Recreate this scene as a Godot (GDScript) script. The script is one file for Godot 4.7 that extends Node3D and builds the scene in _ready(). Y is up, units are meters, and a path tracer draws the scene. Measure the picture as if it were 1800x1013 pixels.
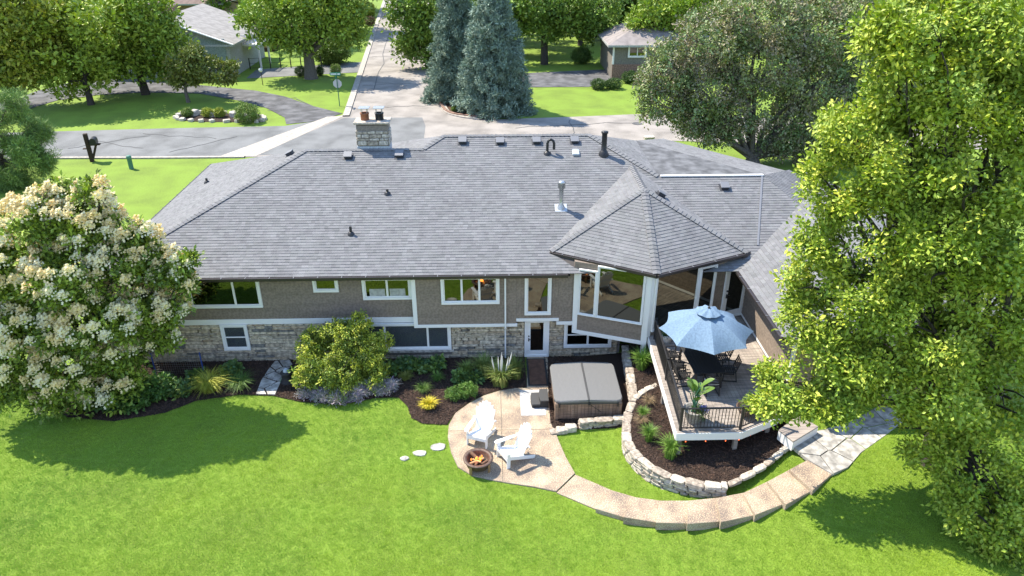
extends Node3D
# photo camera: focal length in photo pixels, pitch, yaw, height over the patio
const F := 1290.0
const CH := 18.0
const PITCH := 27.5
const YAW := -1.6
const EAVE := 4.45
const PIT := 0.405
var rng = RandomNumberGenerator.new()
var names = {}
var M = {}
var cam_b: Basis
var tex = {}

# ---------- photo geometry ----------
func ray(px: float, py: float) -> Vector3:
	return cam_b * Vector3(px - 900.0, 506.5 - py, -F)
func gy(px: float, py: float, h: float) -> Vector3:
	var d = ray(px, py)
	return Vector3(0, CH, 0) + d * ((h - CH) / d.y)
func gz(px: float, py: float, z: float) -> Vector3:
	var d = ray(px, py)
	return Vector3(0, CH, 0) + d * (z / d.z)
func gp(px: float, py: float, off := 0.0) -> Vector3:
	var h = 0.0
	var p = Vector3.ZERO
	for i in 14:
		p = gy(px, py, h)
		h = lerpf(h, ground(p.x, p.z), 0.7)
	p.y = ground(p.x, p.z) + off
	return p
func on_wall(px: float, py: float, a: Vector3, b: Vector3) -> Vector2:   # (metres along a wall, height)
	var u = (b - a); u.y = 0
	var n = Vector3(-u.z, 0, u.x).normalized()
	var d = ray(px, py)
	var p = Vector3(0, CH, 0) + d * ((a - Vector3(0, CH, 0)).dot(n) / d.dot(n))
	return Vector2((p - a).dot(u.normalized()), p.y)
func sm(a: float, b: float, x: float) -> float:
	var t = clampf((x - a) / (b - a), 0, 1)
	return t * t * (3 - 2 * t)
func ground(x: float, z: float) -> float:
	var r = 1.2 * sm(3.6, 13.0, x)
	return r + (2.0 - r) * sm(-27.5, -40.0, z)
func bed_h(x: float) -> float:
	return 0.62 + (x - 5.0) * 0.085

# ---------- naming ----------
func numbered(n: String) -> String:
	names[n] = names.get(n, -1) + 1
	return n if names[n] == 0 else "%s_%03d" % [n, names[n]]
func tag(o: Node, label: String, category := "", group := "", kind := "") -> Node:
	if label: o.set_meta("label", label)
	if category: o.set_meta("category", category)
	if group: o.set_meta("group", group)
	if kind: o.set_meta("kind", kind)
	return o
func thing(called: String, label: String, category: String, at := Vector3.ZERO, turn := 0.0, group := "") -> Node3D:
	var o = Node3D.new()
	o.name = numbered(called)
	add_child(o)
	o.position = at
	o.rotation.y = turn
	tag(o, label, category, group)
	return o
func copy(src: Node3D, at: Vector3, turn: float, label: String, group := "", sc := 1.0) -> Node3D:
	var c: Node3D = src.duplicate()
	c.name = numbered(String(src.name).rstrip("0123456789_"))
	add_child(c)
	c.position = at
	c.rotation.y = turn
	c.scale = Vector3.ONE * sc
	tag(c, label, "", group)
	return c

# ---------- mesh helpers ----------
func st() -> SurfaceTool:
	var s = SurfaceTool.new()
	s.begin(Mesh.PRIMITIVE_TRIANGLES)
	s.set_smooth_group(-1)
	return s
func tri(s: SurfaceTool, a: Vector3, b: Vector3, c: Vector3, n: Vector3) -> void:
	if (a - c).cross(a - b).dot(n) < 0:
		var t = b
		b = c
		c = t
	s.add_vertex(a); s.add_vertex(b); s.add_vertex(c)
func quad(s: SurfaceTool, a: Vector3, b: Vector3, c: Vector3, d: Vector3, n: Vector3) -> void:
	tri(s, a, b, c, n); tri(s, a, c, d, n)
func obj(called: String, s: SurfaceTool, m: Material, parent: Node, at := Vector3.ZERO) -> MeshInstance3D:
	s.generate_normals()
	return inst(called, s.commit(), m, parent, Transform3D(Basis(), at))
func inst(called: String, mesh: Mesh, m: Material, parent: Node, t := Transform3D()) -> MeshInstance3D:
	var o = MeshInstance3D.new()
	o.mesh = mesh
	if m: o.material_override = m
	o.transform = t
	if parent == self:
		o.name = numbered(called)
		add_child(o)
	else:
		o.name = called
		parent.add_child(o, true)
	return o
# chamfered box; c centre, z size, b orientation
func box(s: SurfaceTool, c: Vector3, z: Vector3, b := Basis(), bev := 0.0) -> void:
	var h = z * 0.5
	bev = minf(bev, minf(h.x, minf(h.y, h.z)) * 0.45)
	var ax = [Vector3.RIGHT, Vector3.UP, Vector3.BACK]
	for k in 3:
		var i = (k + 1) % 3
		var j = (k + 2) % 3
		for sg in [-1.0, 1.0]:
			var n: Vector3 = ax[k] * sg
			var o: Vector3 = n * h[k]
			var p: Vector3 = ax[i] * (h[i] - bev)
			var q: Vector3 = ax[j] * (h[j] - bev)
			quad(s, c + b * (o + p + q), c + b * (o + p - q), c + b * (o - p - q), c + b * (o - p + q), b * n)
	if bev <= 0.0: return
	for k in 3:
		var i = (k + 1) % 3
		var j = (k + 2) % 3
		for si in [-1.0, 1.0]:
			for sj in [-1.0, 1.0]:
				var e: Vector3 = ax[k] * (h[k] - bev)
				var p1: Vector3 = ax[i] * si * h[i] + ax[j] * sj * (h[j] - bev)
				var p2: Vector3 = ax[i] * si * (h[i] - bev) + ax[j] * sj * h[j]
				quad(s, c + b * (p1 + e), c + b * (p1 - e), c + b * (p2 - e), c + b * (p2 + e), b * (ax[i] * si + ax[j] * sj))
	for sx in [-1.0, 1.0]:
		for sy in [-1.0, 1.0]:
			for sz in [-1.0, 1.0]:
				var g = Vector3(sx, sy, sz)
				tri(s, c + b * (g * Vector3(h.x, h.y - bev, h.z - bev)), c + b * (g * Vector3(h.x - bev, h.y, h.z - bev)), c + b * (g * Vector3(h.x - bev, h.y - bev, h.z)), b * g)
func bar(s: SurfaceTool, a: Vector3, c: Vector3, w: float, d: float, bev := 0.0, up := Vector3.UP) -> void:   # box between two points
	var z = (c - a)
	var l = z.length()
	z = z.normalized()
	var x = up.cross(z)
	if x.length() < 0.01: x = Vector3.RIGHT.cross(z)
	x = x.normalized()
	box(s, (a + c) * 0.5, Vector3(w, d, l), Basis(x, z.cross(x), z), bev)
func tube(s: SurfaceTool, pts: Array, rad: Array, sides := 8) -> void:
	s.set_smooth_group(1)
	var rings = []
	var x = Vector3.RIGHT
	for i in pts.size():
		var d: Vector3 = (pts[mini(i + 1, pts.size() - 1)] - pts[maxi(i - 1, 0)]).normalized()
		x = (x - d * x.dot(d))
		if x.length() < 0.05: x = d.cross(Vector3(0.3, 0.5, 0.8))
		x = x.normalized()
		var y = d.cross(x)
		var r = []
		for k in sides:
			var a = TAU * k / sides
			r.append(pts[i] + (x * cos(a) + y * sin(a)) * rad[mini(i, rad.size() - 1)])
		rings.append(r)
	for i in pts.size() - 1:
		var mid: Vector3 = (pts[i] + pts[i + 1]) * 0.5
		for k in sides:
			var k2 = (k + 1) % sides
			quad(s, rings[i][k], rings[i][k2], rings[i + 1][k2], rings[i + 1][k], (rings[i][k] + rings[i + 1][k2]) * 0.5 - mid)
	s.set_smooth_group(-1)
	for e in [0, pts.size() - 1]:
		var n: Vector3 = (pts[0] - pts[1]) if e == 0 else (pts[e] - pts[e - 1])
		for k in range(1, sides - 1):
			tri(s, rings[e][0], rings[e][k], rings[e][k + 1], n)
func lathe(s: SurfaceTool, c: Vector3, prof: Array, seg := 20) -> void:   # prof: [radius, height] from bottom up the outside (and back down the inside)
	s.set_smooth_group(1)
	for i in prof.size() - 1:
		var e = Vector2(prof[i + 1][0] - prof[i][0], prof[i + 1][1] - prof[i][1])
		for k in seg:
			var a = TAU * k / seg
			var b = TAU * (k + 1) / seg
			var ra = Vector3(cos(a), 0, sin(a))
			var rb = Vector3(cos(b), 0, sin(b))
			quad(s, c + ra * prof[i][0] + Vector3.UP * prof[i][1], c + rb * prof[i][0] + Vector3.UP * prof[i][1], c + rb * prof[i + 1][0] + Vector3.UP * prof[i + 1][1], c + ra * prof[i + 1][0] + Vector3.UP * prof[i + 1][1], (ra + rb) * e.y - Vector3.UP * e.x * 2.0)
	s.set_smooth_group(-1)
func prism(s: SurfaceTool, poly: Array, thick: float, bev := 0.0) -> void:   # poly: Vector3 outline of the top
	var p2 = PackedVector2Array()
	for p in poly: p2.append(Vector2(p.x, p.z))
	var c = Vector3.ZERO
	for p in poly: c += p / poly.size()
	var top = []
	var sgn = 1.0 if Geometry2D.is_polygon_clockwise(p2) else -1.0
	for i in poly.size():
		var p: Vector3 = poly[i]
		if bev > 0.0:
			var e: Vector3 = poly[(i + 1) % poly.size()] - poly[i - 1]
			p += Vector3(e.z, 0, -e.x).normalized() * bev * sgn
		top.append(p)
	var idx = Geometry2D.triangulate_polygon(p2)
	for i in range(0, idx.size(), 3):
		tri(s, top[idx[i]], top[idx[i + 1]], top[idx[i + 2]], Vector3.UP)
	for i in poly.size():
		var j = (i + 1) % poly.size()
		var e: Vector3 = poly[j] - poly[i]
		var n = Vector3(-e.z, 0, e.x) * sgn
		var dn = Vector3.DOWN * bev
		if bev > 0.0: quad(s, top[i], top[j], poly[j] + dn, poly[i] + dn, n + Vector3.UP * e.length())
		quad(s, poly[i] + dn, poly[j] + dn, poly[j] + Vector3.DOWN * thick, poly[i] + Vector3.DOWN * thick, n)
func spline(pts: Array, per := 6, closed := false) -> Array:
	var out = []
	var n = pts.size()
	for i in (n if closed else n - 1):
		var p0: Vector3 = pts[(i - 1 + n) % n] if closed or i > 0 else pts[i]
		var p3: Vector3 = pts[(i + 2) % n] if closed or i + 2 < n else pts[i + 1]
		for k in per:
			out.append(pts[i].cubic_interpolate(pts[(i + 1) % n], p0, p3, float(k) / per))
	if not closed: out.append(pts[n - 1])
	return out
# a sheet draped over the terrain: fine strips of a polygon
func drape(s: SurfaceTool, poly: Array, off: float, step := 1.0, raised := false) -> void:
	var p2 = PackedVector2Array()
	var lo = Vector2(1e9, 1e9)
	var hi = -lo
	for p in poly:
		p2.append(Vector2(p.x, p.z))
		lo = lo.min(Vector2(p.x, p.z)); hi = hi.max(Vector2(p.x, p.z))
	var x = floorf(lo.x / step) * step
	while x < hi.x:
		var z = floorf(lo.y / step) * step
		while z < hi.y:
			for q in Geometry2D.intersect_polygons(p2, PackedVector2Array([Vector2(x, z), Vector2(x + step, z), Vector2(x + step, z + step), Vector2(x, z + step)])):
				var idx = Geometry2D.triangulate_polygon(q)
				var v = []
				for w in q: v.append(Vector3(w.x, (bed_h(w.x) if raised else ground(w.x, w.y)) + off, w.y))
				for i in range(0, idx.size(), 3): tri(s, v[idx[i]], v[idx[i + 1]], v[idx[i + 2]], Vector3.UP)
			z += step
		x += step
	s.set_smooth_group(-1)
func inside(poly: Array, x: float, z: float) -> bool:
	var p2 = PackedVector2Array()
	for p in poly: p2.append(Vector2(p.x, p.z))
	return Geometry2D.is_point_in_polygon(Vector2(x, z), p2)
func pix(list: Array, off := 0.0) -> Array:   # flat list of photo pixels -> points on the terrain
	var o = []
	for i in range(0, list.size(), 2): o.append(gp(list[i], list[i + 1], off))
	return o

# ---------- materials ----------
func noise_tex(freq: float, oct: int, lo: float, hi: float, seed_: int, sz := 512, warm := 0.0, kind := FastNoiseLite.TYPE_SIMPLEX_SMOOTH, sx := 1.0, patch := 0.0) -> ImageTexture:
	var n = FastNoiseLite.new()
	n.seed = seed_
	n.noise_type = kind
	n.frequency = freq
	n.fractal_octaves = oct
	var g = n.get_seamless_image(sz, sz)
	var im = Image.create(sz, sz, false, Image.FORMAT_RGB8)
	n.frequency = 2.5 / sz   # broad patches over the grain
	n.fractal_octaves = 4
	n.noise_type = FastNoiseLite.TYPE_SIMPLEX_SMOOTH
	var g2 = n.get_seamless_image(sz, sz)
	for y in sz:
		for x in sz:
			var v = lerpf(lo, hi, g.get_pixel(int(x * sx) % sz, y).r) * lerpf(1.0 - patch, 1.0 + patch, g2.get_pixel(x, y).r)
			im.set_pixel(x, y, Color(v * (1.0 + warm * (v - lo)), v, v * (1.0 - warm * (v - lo))))
	return ImageTexture.create_from_image(im)
func bump_tex(freq: float, oct: int, strength: float, seed_: int, kind := FastNoiseLite.TYPE_SIMPLEX_SMOOTH, sz := 512) -> ImageTexture:
	var n = FastNoiseLite.new()
	n.seed = seed_
	n.noise_type = kind
	n.frequency = freq
	n.fractal_octaves = oct
	var g = n.get_seamless_image(sz, sz)
	g.convert(Image.FORMAT_RGBA8)
	g.bump_map_to_normal_map(strength)
	return ImageTexture.create_from_image(g)
func mat(key: String, lin: Color, rough := 0.8, t := "", scale := 1.0, nrm := "", nscale := 1.0, metal := 0.0) -> StandardMaterial3D:
	var m = StandardMaterial3D.new()
	m.albedo_color = lin.linear_to_srgb()
	m.roughness = rough
	m.metallic = metal
	m.cull_mode = BaseMaterial3D.CULL_DISABLED
	if t or nrm:
		m.uv1_triplanar = true
		m.uv1_world_triplanar = true
		m.uv1_scale = Vector3.ONE * scale
	if t: m.albedo_texture = tex[t]
	if nrm:
		m.normal_enabled = true
		m.normal_texture = tex[nrm]
		m.normal_scale = nscale
	M[key] = m
	return m
func leaf_mat(key: String, rough := 0.55, back := Color(0.5, 0.55, 0.08)) -> void:
	var m = mat(key, Color(1, 1, 1), rough)
	m.vertex_color_use_as_albedo = true
	m.backlight_enabled = true
	m.backlight = back
func vary(c: Color, v := 0.15, hue := 0.0) -> Color:
	var k = 1.0 + rng.randf_range(-v, v)
	var h = rng.randf_range(-hue, hue)
	return Color(c.r * k * (1.0 + h), c.g * k, c.b * k * (1.0 - h))
func materials() -> void:
	tex.speckle = noise_tex(0.25, 3, 0.72, 1.12, 1, 512, 0.0, FastNoiseLite.TYPE_SIMPLEX_SMOOTH, 1.0, 0.16)
	tex.grit = noise_tex(0.25, 3, 0.74, 1.12, 21, 512, 0.0, FastNoiseLite.TYPE_SIMPLEX_SMOOTH, 1.0, 0.06)
	tex.mottle = noise_tex(0.012, 5, 0.62, 1.12, 2)
	tex.soft = noise_tex(0.02, 5, 0.8, 1.08, 3)
	tex.grain = noise_tex(0.03, 5, 0.7, 1.1, 4, 512, 0.1, FastNoiseLite.TYPE_SIMPLEX_SMOOTH, 0.1)
	tex.pebble = noise_tex(0.16, 2, 0.45, 1.35, 5, 512, 0.25, FastNoiseLite.TYPE_CELLULAR, 1.0, 0.2)
	tex.mulch = noise_tex(0.09, 4, 0.3, 1.5, 6, 512, 0.2)
	tex.turf = noise_tex(0.11, 5, 0.7, 1.2, 7, 1024, 0.12, FastNoiseLite.TYPE_SIMPLEX_SMOOTH, 1.0, 0.12)
	tex.n_fine = bump_tex(0.3, 3, 3.0, 11)
	tex.n_rough = bump_tex(0.06, 5, 8.0, 12)
	tex.n_stone = bump_tex(0.02, 5, 6.0, 13)
	mat("lawn", Color(0.165, 0.265, 0.022), 0.9, "turf", 0.13, "n_rough", 0.1)
	mat("asphalt", Color(0.33, 0.30, 0.27), 0.92, "speckle", 0.12, "n_fine", 0.3)
	mat("asphalt_grey", Color(0.19, 0.195, 0.195), 0.92, "speckle", 0.12, "n_fine", 0.3)
	mat("asphalt_dark", Color(0.135, 0.135, 0.14), 0.92, "mottle", 0.1, "n_fine", 0.3)
	mat("kerb", Color(0.42, 0.38, 0.33), 0.9, "soft", 0.3)
	mat("patch_line", Color(0.10, 0.10, 0.10), 0.9)
	mat("aggregate", Color(0.44, 0.395, 0.355), 0.85, "pebble", 0.33, "n_fine", 0.6)
	mat("slab", Color(0.5, 0.485, 0.455), 0.85, "soft", 0.5)
	mat("mulch", Color(0.04, 0.024, 0.017), 0.95, "mulch", 0.8, "n_rough", 1.5)
	mat("mulch_red", Color(0.11, 0.06, 0.045), 0.95, "mulch", 0.5, "n_rough", 1.5)
	for i in 4: mat("limestone%d" % i, [Color(0.60, 0.53, 0.44), Color(0.50, 0.43, 0.35), Color(0.66, 0.60, 0.51), Color(0.44, 0.37, 0.30)][i], 0.9, "mottle", 0.9, "n_stone", 0.8)
	for i in 6: mat("ledge%d" % i, [Color(0.70, 0.585, 0.42), Color(0.60, 0.51, 0.38), Color(0.75, 0.65, 0.49), Color(0.25, 0.245, 0.225), Color(0.62, 0.485, 0.33), Color(0.48, 0.42, 0.34)][i], 0.9, "mottle", 0.8, "n_stone", 0.8)
	mat("mortar", Color(0.24, 0.21, 0.18), 0.95, "soft", 1.0)
	for i in 3: mat("flag%d" % i, [Color(0.50, 0.475, 0.43), Color(0.58, 0.555, 0.505), Color(0.44, 0.42, 0.385)][i], 0.85, "mottle", 0.4, "n_stone", 0.6)
	for i in 3: mat("siding%d" % i, [Color(0.25, 0.20, 0.158), Color(0.235, 0.188, 0.148), Color(0.265, 0.212, 0.168)][i], 0.8, "soft", 0.7, "n_fine", 0.2)
	mat("white", Color(0.79, 0.785, 0.765), 0.5)
	mat("chair_white", Color(0.82, 0.815, 0.80), 0.45)
	mat("gutter", Color(0.035, 0.028, 0.026), 0.4)
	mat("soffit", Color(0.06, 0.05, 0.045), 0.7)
	mat("membrane", Color(0.15, 0.153, 0.16), 0.8, "mottle", 0.2)
	var sh = mat("shingle", Color(1, 1, 1), 0.92, "grit", 0.23, "n_fine", 0.5)
	sh.vertex_color_use_as_albedo = true
	mat("black_metal", Color(0.018, 0.018, 0.02), 0.45)
	mat("vent", Color(0.04, 0.042, 0.05), 0.5)
	mat("vent_top", Color(0.17, 0.175, 0.19), 0.55)
	mat("galv", Color(0.55, 0.56, 0.57), 0.35, "soft", 1.0, "", 1.0, 0.8)
	mat("lead", Color(0.45, 0.50, 0.55), 0.6, "soft", 1.0)
	mat("terracotta", Color(0.30, 0.12, 0.06), 0.85, "soft", 1.0)
	var gl = mat("glass", Color(0.115, 0.12, 0.105), 0.02)
	gl.metallic = 1.0
	var g2 = mat("clear_glass", Color(0.08, 0.1, 0.12), 0.02)
	g2.transparency = BaseMaterial3D.TRANSPARENCY_ALPHA
	g2.albedo_color.a = 0.18
	mat("blind", Color(0.10, 0.13, 0.16), 0.7)
	mat("bark", Color(0.085, 0.07, 0.058), 0.95, "mottle", 1.2, "n_rough", 1.2)
	mat("bark_pale", Color(0.20, 0.175, 0.15), 0.95, "mottle", 1.2, "n_rough", 1.2)
	for i in 4: mat("deck%d" % i, [Color(0.35, 0.315, 0.29), Color(0.32, 0.29, 0.265), Color(0.375, 0.34, 0.31), Color(0.335, 0.30, 0.275)][i], 0.75, "grain", 0.5)
	mat("canvas", Color(0.165, 0.255, 0.365), 0.85, "soft", 1.0, "n_fine", 0.3)
	mat("tub_cover", Color(0.15, 0.15, 0.148), 0.55, "", 0.4, "n_stone", 0.2)
	mat("tub_skirt", Color(0.052, 0.052, 0.052), 0.6)
	for i in 3: mat("tub_wood%d" % i, [Color(0.30, 0.205, 0.15), Color(0.26, 0.18, 0.13), Color(0.33, 0.23, 0.17)][i], 0.7, "grain", 1.0)
	mat("coir", Color(0.15, 0.075, 0.045), 0.95, "speckle", 1.0, "n_fine", 0.8)
	mat("rubber", Color(0.02, 0.02, 0.021), 0.7)
	mat("steel_rust", Color(0.16, 0.105, 0.08), 0.6, "mottle", 1.5, "", 1.0, 0.3)
	mat("ash", Color(0.03, 0.027, 0.025), 0.95, "mulch", 2.0)
	mat("log_bark", Color(0.17, 0.10, 0.06), 0.9, "grain", 3.0)
	mat("log_wood", Color(0.50, 0.33, 0.17), 0.85, "grain", 3.0)
	mat("gold_wood", Color(0.34, 0.22, 0.10), 0.6, "grain", 2.0)
	var fl = mat("flame", Color(1.0, 0.5, 0.1), 1.0)
	fl.emission_enabled = true
	fl.emission = Color(1.0, 0.42, 0.08)
	fl.emission_energy_multiplier = 0.9
	var lm = mat("lamp_glow", Color(1.0, 0.5, 0.2), 0.6)
	lm.emission_enabled = true
	lm.emission = Color(1.0, 0.35, 0.1)
	lm.emission_energy_multiplier = 1.6
	mat("sign_green", Color(0.0, 0.20, 0.11), 0.5)
	mat("sign_back", Color(0.48, 0.48, 0.47), 0.5)
	mat("post_green", Color(0.05, 0.16, 0.10), 0.6)
	mat("pedestal", Color(0.07, 0.20, 0.15), 0.6)
	mat("dark_wood", Color(0.05, 0.028, 0.018), 0.8, "grain", 1.5)
	mat("brick", Color(0.34, 0.21, 0.155), 0.9, "mottle", 1.0)
	mat("cushion", Color(0.7, 0.68, 0.63), 0.9)
	mat("pot_white", Color(0.66, 0.65, 0.62), 0.6, "soft", 2.0)
	mat("pot_stone", Color(0.38, 0.36, 0.33), 0.8, "mottle", 2.0)
	mat("blue_post", Color(0.02, 0.07, 0.30), 0.5)
	mat("hose", Color(0.20, 0.30, 0.20), 0.6)
	for a in [["taupe", Color(0.21, 0.195, 0.165)], ["pale_siding", Color(0.42, 0.43, 0.41)], ["teal_siding", Color(0.30, 0.37, 0.36)], ["tan_siding", Color(0.27, 0.20, 0.13)]]:
		mat(a[0], a[1], 0.85, "soft", 0.5)
	leaf_mat("leaf")
	leaf_mat("blade", 0.6, Color(0.25, 0.4, 0.03))
	leaf_mat("needle", 0.7, Color(0.05, 0.08, 0.06))
	leaf_mat("petal", 0.7, Color(0.7, 0.66, 0.5))
	leaf_mat("chip", 0.95, Color(0, 0, 0))
	M.chip.backlight_enabled = false

# ---------- foliage ----------
var clumps = {}
func leaf_clump(key: String, n: int, ln: float, wd: float, rad: float, droop := 0.0) -> ArrayMesh:
	if clumps.has(key): return clumps[key]
	var s = st()
	for i in n:
		var d = Vector3(rng.randfn(), rng.randfn() * 0.8 + 0.25, rng.randfn()).normalized()
		var p = d * rad * rng.randf_range(0.25, 1.0)
		var dir = (d + Vector3(rng.randfn(), rng.randfn() - droop, rng.randfn()) * 0.6).normalized()
		var side = dir.cross(Vector3(rng.randfn() * 0.5, 1, rng.randfn() * 0.5)).normalized()
		var up = side.cross(dir)
		var l = ln * rng.randf_range(0.7, 1.2)
		var a = p + dir * l * 0.5 + side * wd * 0.5 + up * wd * 0.15
		var b = p + dir * l * 0.5 - side * wd * 0.5 + up * wd * 0.15
		tri(s, p, a, p + dir * l, up); tri(s, p, p + dir * l, b, up)
	s.generate_normals()
	clumps[key] = s.commit()
	return clumps[key]
func tuft(key: String, n: int, h: float, wd: float, rad: float, spread: float, droop := 0.0) -> ArrayMesh:   # blades from one root
	if clumps.has(key): return clumps[key]
	var s = st()
	for i in n:
		var a = rng.randf() * TAU
		var o = Vector3(cos(a), 0, sin(a))
		var p = o * rad * sqrt(rng.randf())
		var l = h * rng.randf_range(0.6, 1.1)
		var sp = spread * rng.randf_range(0.1, 1.0)
		var side = Vector3(-o.z, 0, o.x) * wd * 0.5
		var m = p + o * l * sp * 0.45 + Vector3.UP * l * 0.62
		var e = p + o * l * sp * (1.0 + droop) + Vector3.UP * l * (0.95 - sp * 0.3 - droop * sp)
		if droop == 0.0 and n < 14:
			tri(s, p - side, p + side, e, o + Vector3.UP)
		else:
			quad(s, p - side, p + side, m + side * 0.9, m - side * 0.9, o + Vector3.UP)
			tri(s, m - side * 0.9, m + side * 0.9, e, o + Vector3.UP)
	s.generate_normals()
	clumps[key] = s.commit()
	return clumps[key]
func multi(called: String, mesh: Mesh, m: Material, xf: Array, cols: Array, parent: Node) -> Node3D:
	if parent != self:   # parts of a thing: one real mesh, in a dozen leaf tones
		var tones = []
		for i in mini(12, cols.size()):
			var a = mesh.surface_get_arrays(0)
			var pc = PackedColorArray()
			pc.resize(a[Mesh.ARRAY_VERTEX].size())
			pc.fill(cols[i * cols.size() / mini(12, cols.size())])
			a[Mesh.ARRAY_COLOR] = pc
			var am = ArrayMesh.new()
			am.add_surface_from_arrays(Mesh.PRIMITIVE_TRIANGLES, a)
			tones.append(am)
		var s = SurfaceTool.new()
		for i in xf.size(): s.append_from(tones[rng.randi() % tones.size()], 0, xf[i])
		return inst(called, s.commit(), m, parent)
	var mm = MultiMesh.new()
	mm.transform_format = MultiMesh.TRANSFORM_3D
	mm.use_colors = true
	mm.mesh = mesh
	mm.instance_count = xf.size()
	for i in xf.size():
		mm.set_instance_transform(i, xf[i])
		mm.set_instance_color(i, cols[i])
	var o = MultiMeshInstance3D.new()
	o.multimesh = mm
	o.material_override = m
	o.name = numbered(called)
	add_child(o)
	return o
func rnd_basis(sc: float, flat := 0.0) -> Basis:
	var b = Basis(Vector3.UP, rng.randf() * TAU)
	if flat < 1.0: b = Basis(Vector3(rng.randfn(), rng.randfn(), rng.randfn()).normalized(), rng.randf_range(-1, 1) * PI * (1.0 - flat)) * b
	return b.scaled(Vector3.ONE * sc)
var gap_noise = FastNoiseLite.new()
# blobs: [centre, radius(Vector3), count]; clumps fill each blob, denser towards its skin, with gaps
func foliage(called: String, parent: Node3D, blobs: Array, mesh: Mesh, m: Material, cols: Array, size := 1.0, gap := -0.12, gfreq := 0.45, core := 0.45) -> Node3D:
	var xf = []
	var cl = []
	gap_noise.frequency = gfreq
	gap_noise.seed = int(absf(parent.position.x * 13.0)) + 5
	for b in blobs:
		var n: int = b[2]
		var made = 0
		var guard = 0
		while made < n and guard < n * 4:
			guard += 1
			var d = Vector3(rng.randfn(), rng.randfn(), rng.randfn()).normalized()
			var r = lerpf(core, 1.0, sqrt(rng.randf()))
			var p: Vector3 = b[0] + d * r * b[1] * (1.0 + 0.36 * gap_noise.get_noise_3dv(d * 3.0 / gfreq + b[0] * 7.0))
			if gap_noise.get_noise_3dv(p) < gap: continue
			if p.y < 0.05: continue
			made += 1
			xf.append(Transform3D(rnd_basis(size * rng.randf_range(0.75, 1.25), 0.55), p))
			cl.append(vary(cols[rng.randi() % cols.size()], 0.22, 0.08))
	return multi(called, mesh, m, xf, cl, parent)
func limb(s: SurfaceTool, a: Vector3, b: Vector3, r0: float, r1: float, bend := 0.12, sides := 7) -> Array:
	var pts = []
	var rad = []
	var l = a.distance_to(b)
	var off = Vector3(rng.randfn(), rng.randfn() * 0.4 + 0.5, rng.randfn()) * l * bend
	for i in 6:
		var t = i / 5.0
		pts.append(a.lerp(b, t) + off * sin(t * PI) + Vector3(rng.randfn(), 0, rng.randfn()) * l * 0.012)
		rad.append(lerpf(r0, r1, t))
	tube(s, pts, rad, sides)
	return pts
# base: root of the tree; blobs in metres relative to the base
func tree(called: String, label: String, base: Vector3, trunk_h: float, r: float, blobs: Array, mesh: Mesh, cols: Array, opt := {}) -> Node3D:
	var t = thing(called, label, opt.get("cat", "tree"), base, 0.0, opt.get("group", ""))
	var s = st()
	var fork: Vector3 = opt.get("fork", Vector3(0, trunk_h, 0))
	var bk: Material = M[opt.get("bark", "bark")]
	tube(s, [Vector3(0, -0.3, 0), Vector3(0, 0.1, 0), fork * 0.5 + Vector3(rng.randfn(), 0, rng.randfn()) * 0.05, fork], [r * 1.5, r * 1.2, r * 0.95, r * 0.85], 10)
	obj("trunk", s, bk, t)
	s = st()
	for b in blobs:
		var c: Vector3 = b[0]
		var f = fork * rng.randf_range(0.75, 1.0)
		limb(s, f, c, r * 0.4, r * 0.1, 0.07)
		for k in 4:
			var e: Vector3 = c + Vector3(rng.randfn(), rng.randfn() * 0.7 + 0.3, rng.randfn()).normalized() * b[1] * 0.8
			limb(s, f.lerp(c, rng.randf_range(0.5, 0.95)), e, r * 0.16, r * 0.03, 0.1, 5)
	obj("limbs", s, bk, t)
	foliage("crown", t, blobs, mesh, M[opt.get("mat", "leaf")], cols, opt.get("size", 1.0), opt.get("gap", -0.12), opt.get("gfreq", 0.45), opt.get("core", 0.45))
	return t
func spruce(label: String, base: Vector3, h: float, r: float, n: int, cols: Array, opt := {}) -> Node3D:
	var t = thing("spruce_tree", label, "tree", base, 0.0, opt.get("group", ""))
	var s = st()
	tube(s, [Vector3(0, -0.3, 0), Vector3(0, h * 0.5, 0), Vector3(0, h * 0.98, 0)], [r * 0.07, r * 0.045, 0.02], 8)
	obj("trunk", s, M.bark, t)
	s = st()
	var xf = []
	var cl = []
	var mesh = leaf_clump("spruce", 20, 0.31, 0.065, 0.30)
	var whorls = int(h * 2.2)
	for w in whorls:
		var y = h * (0.05 + 0.93 * w / whorls)
		var rr = r * pow(1.0 - y / h, 0.8) + 0.15
		var nb = 6 + int(rr * 2.2)
		for k in nb:
			var a = TAU * (k + rng.randf() * 0.7) / nb + w * 1.3
			var l = rr * rng.randf_range(0.72, 1.12)
			var o = Vector3(cos(a), 0, sin(a))
			var e = Vector3(0, y, 0) + o * l + Vector3.DOWN * l * 0.18
			tube(s, [Vector3(0, y, 0), (Vector3(0, y, 0) + e) * 0.5 + Vector3.UP * 0.04 * l, e], [0.035, 0.02, 0.008], 4)
			var m = int(maxf(2, n * l / (whorls * nb) * 2.0 / r))
			for i in m:
				var f = 1.0 - pow(rng.randf(), 1.6) * 0.75
				var p = Vector3(0, y, 0).lerp(e, f) + Vector3(-o.z, 0, o.x) * rng.randfn() * 0.22 * l * (1.15 - f) + Vector3.DOWN * rng.randf() * 0.22
				xf.append(Transform3D(rnd_basis(rng.randf_range(0.7, 1.25) * opt.get("size", 1.0), 0.5), p))
				cl.append(vary(cols[rng.randi() % cols.size()], 0.2, 0.04))
	obj("limbs", s, M.bark, t)
	multi("crown", mesh, M.needle, xf, cl, t)
	return t
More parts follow.
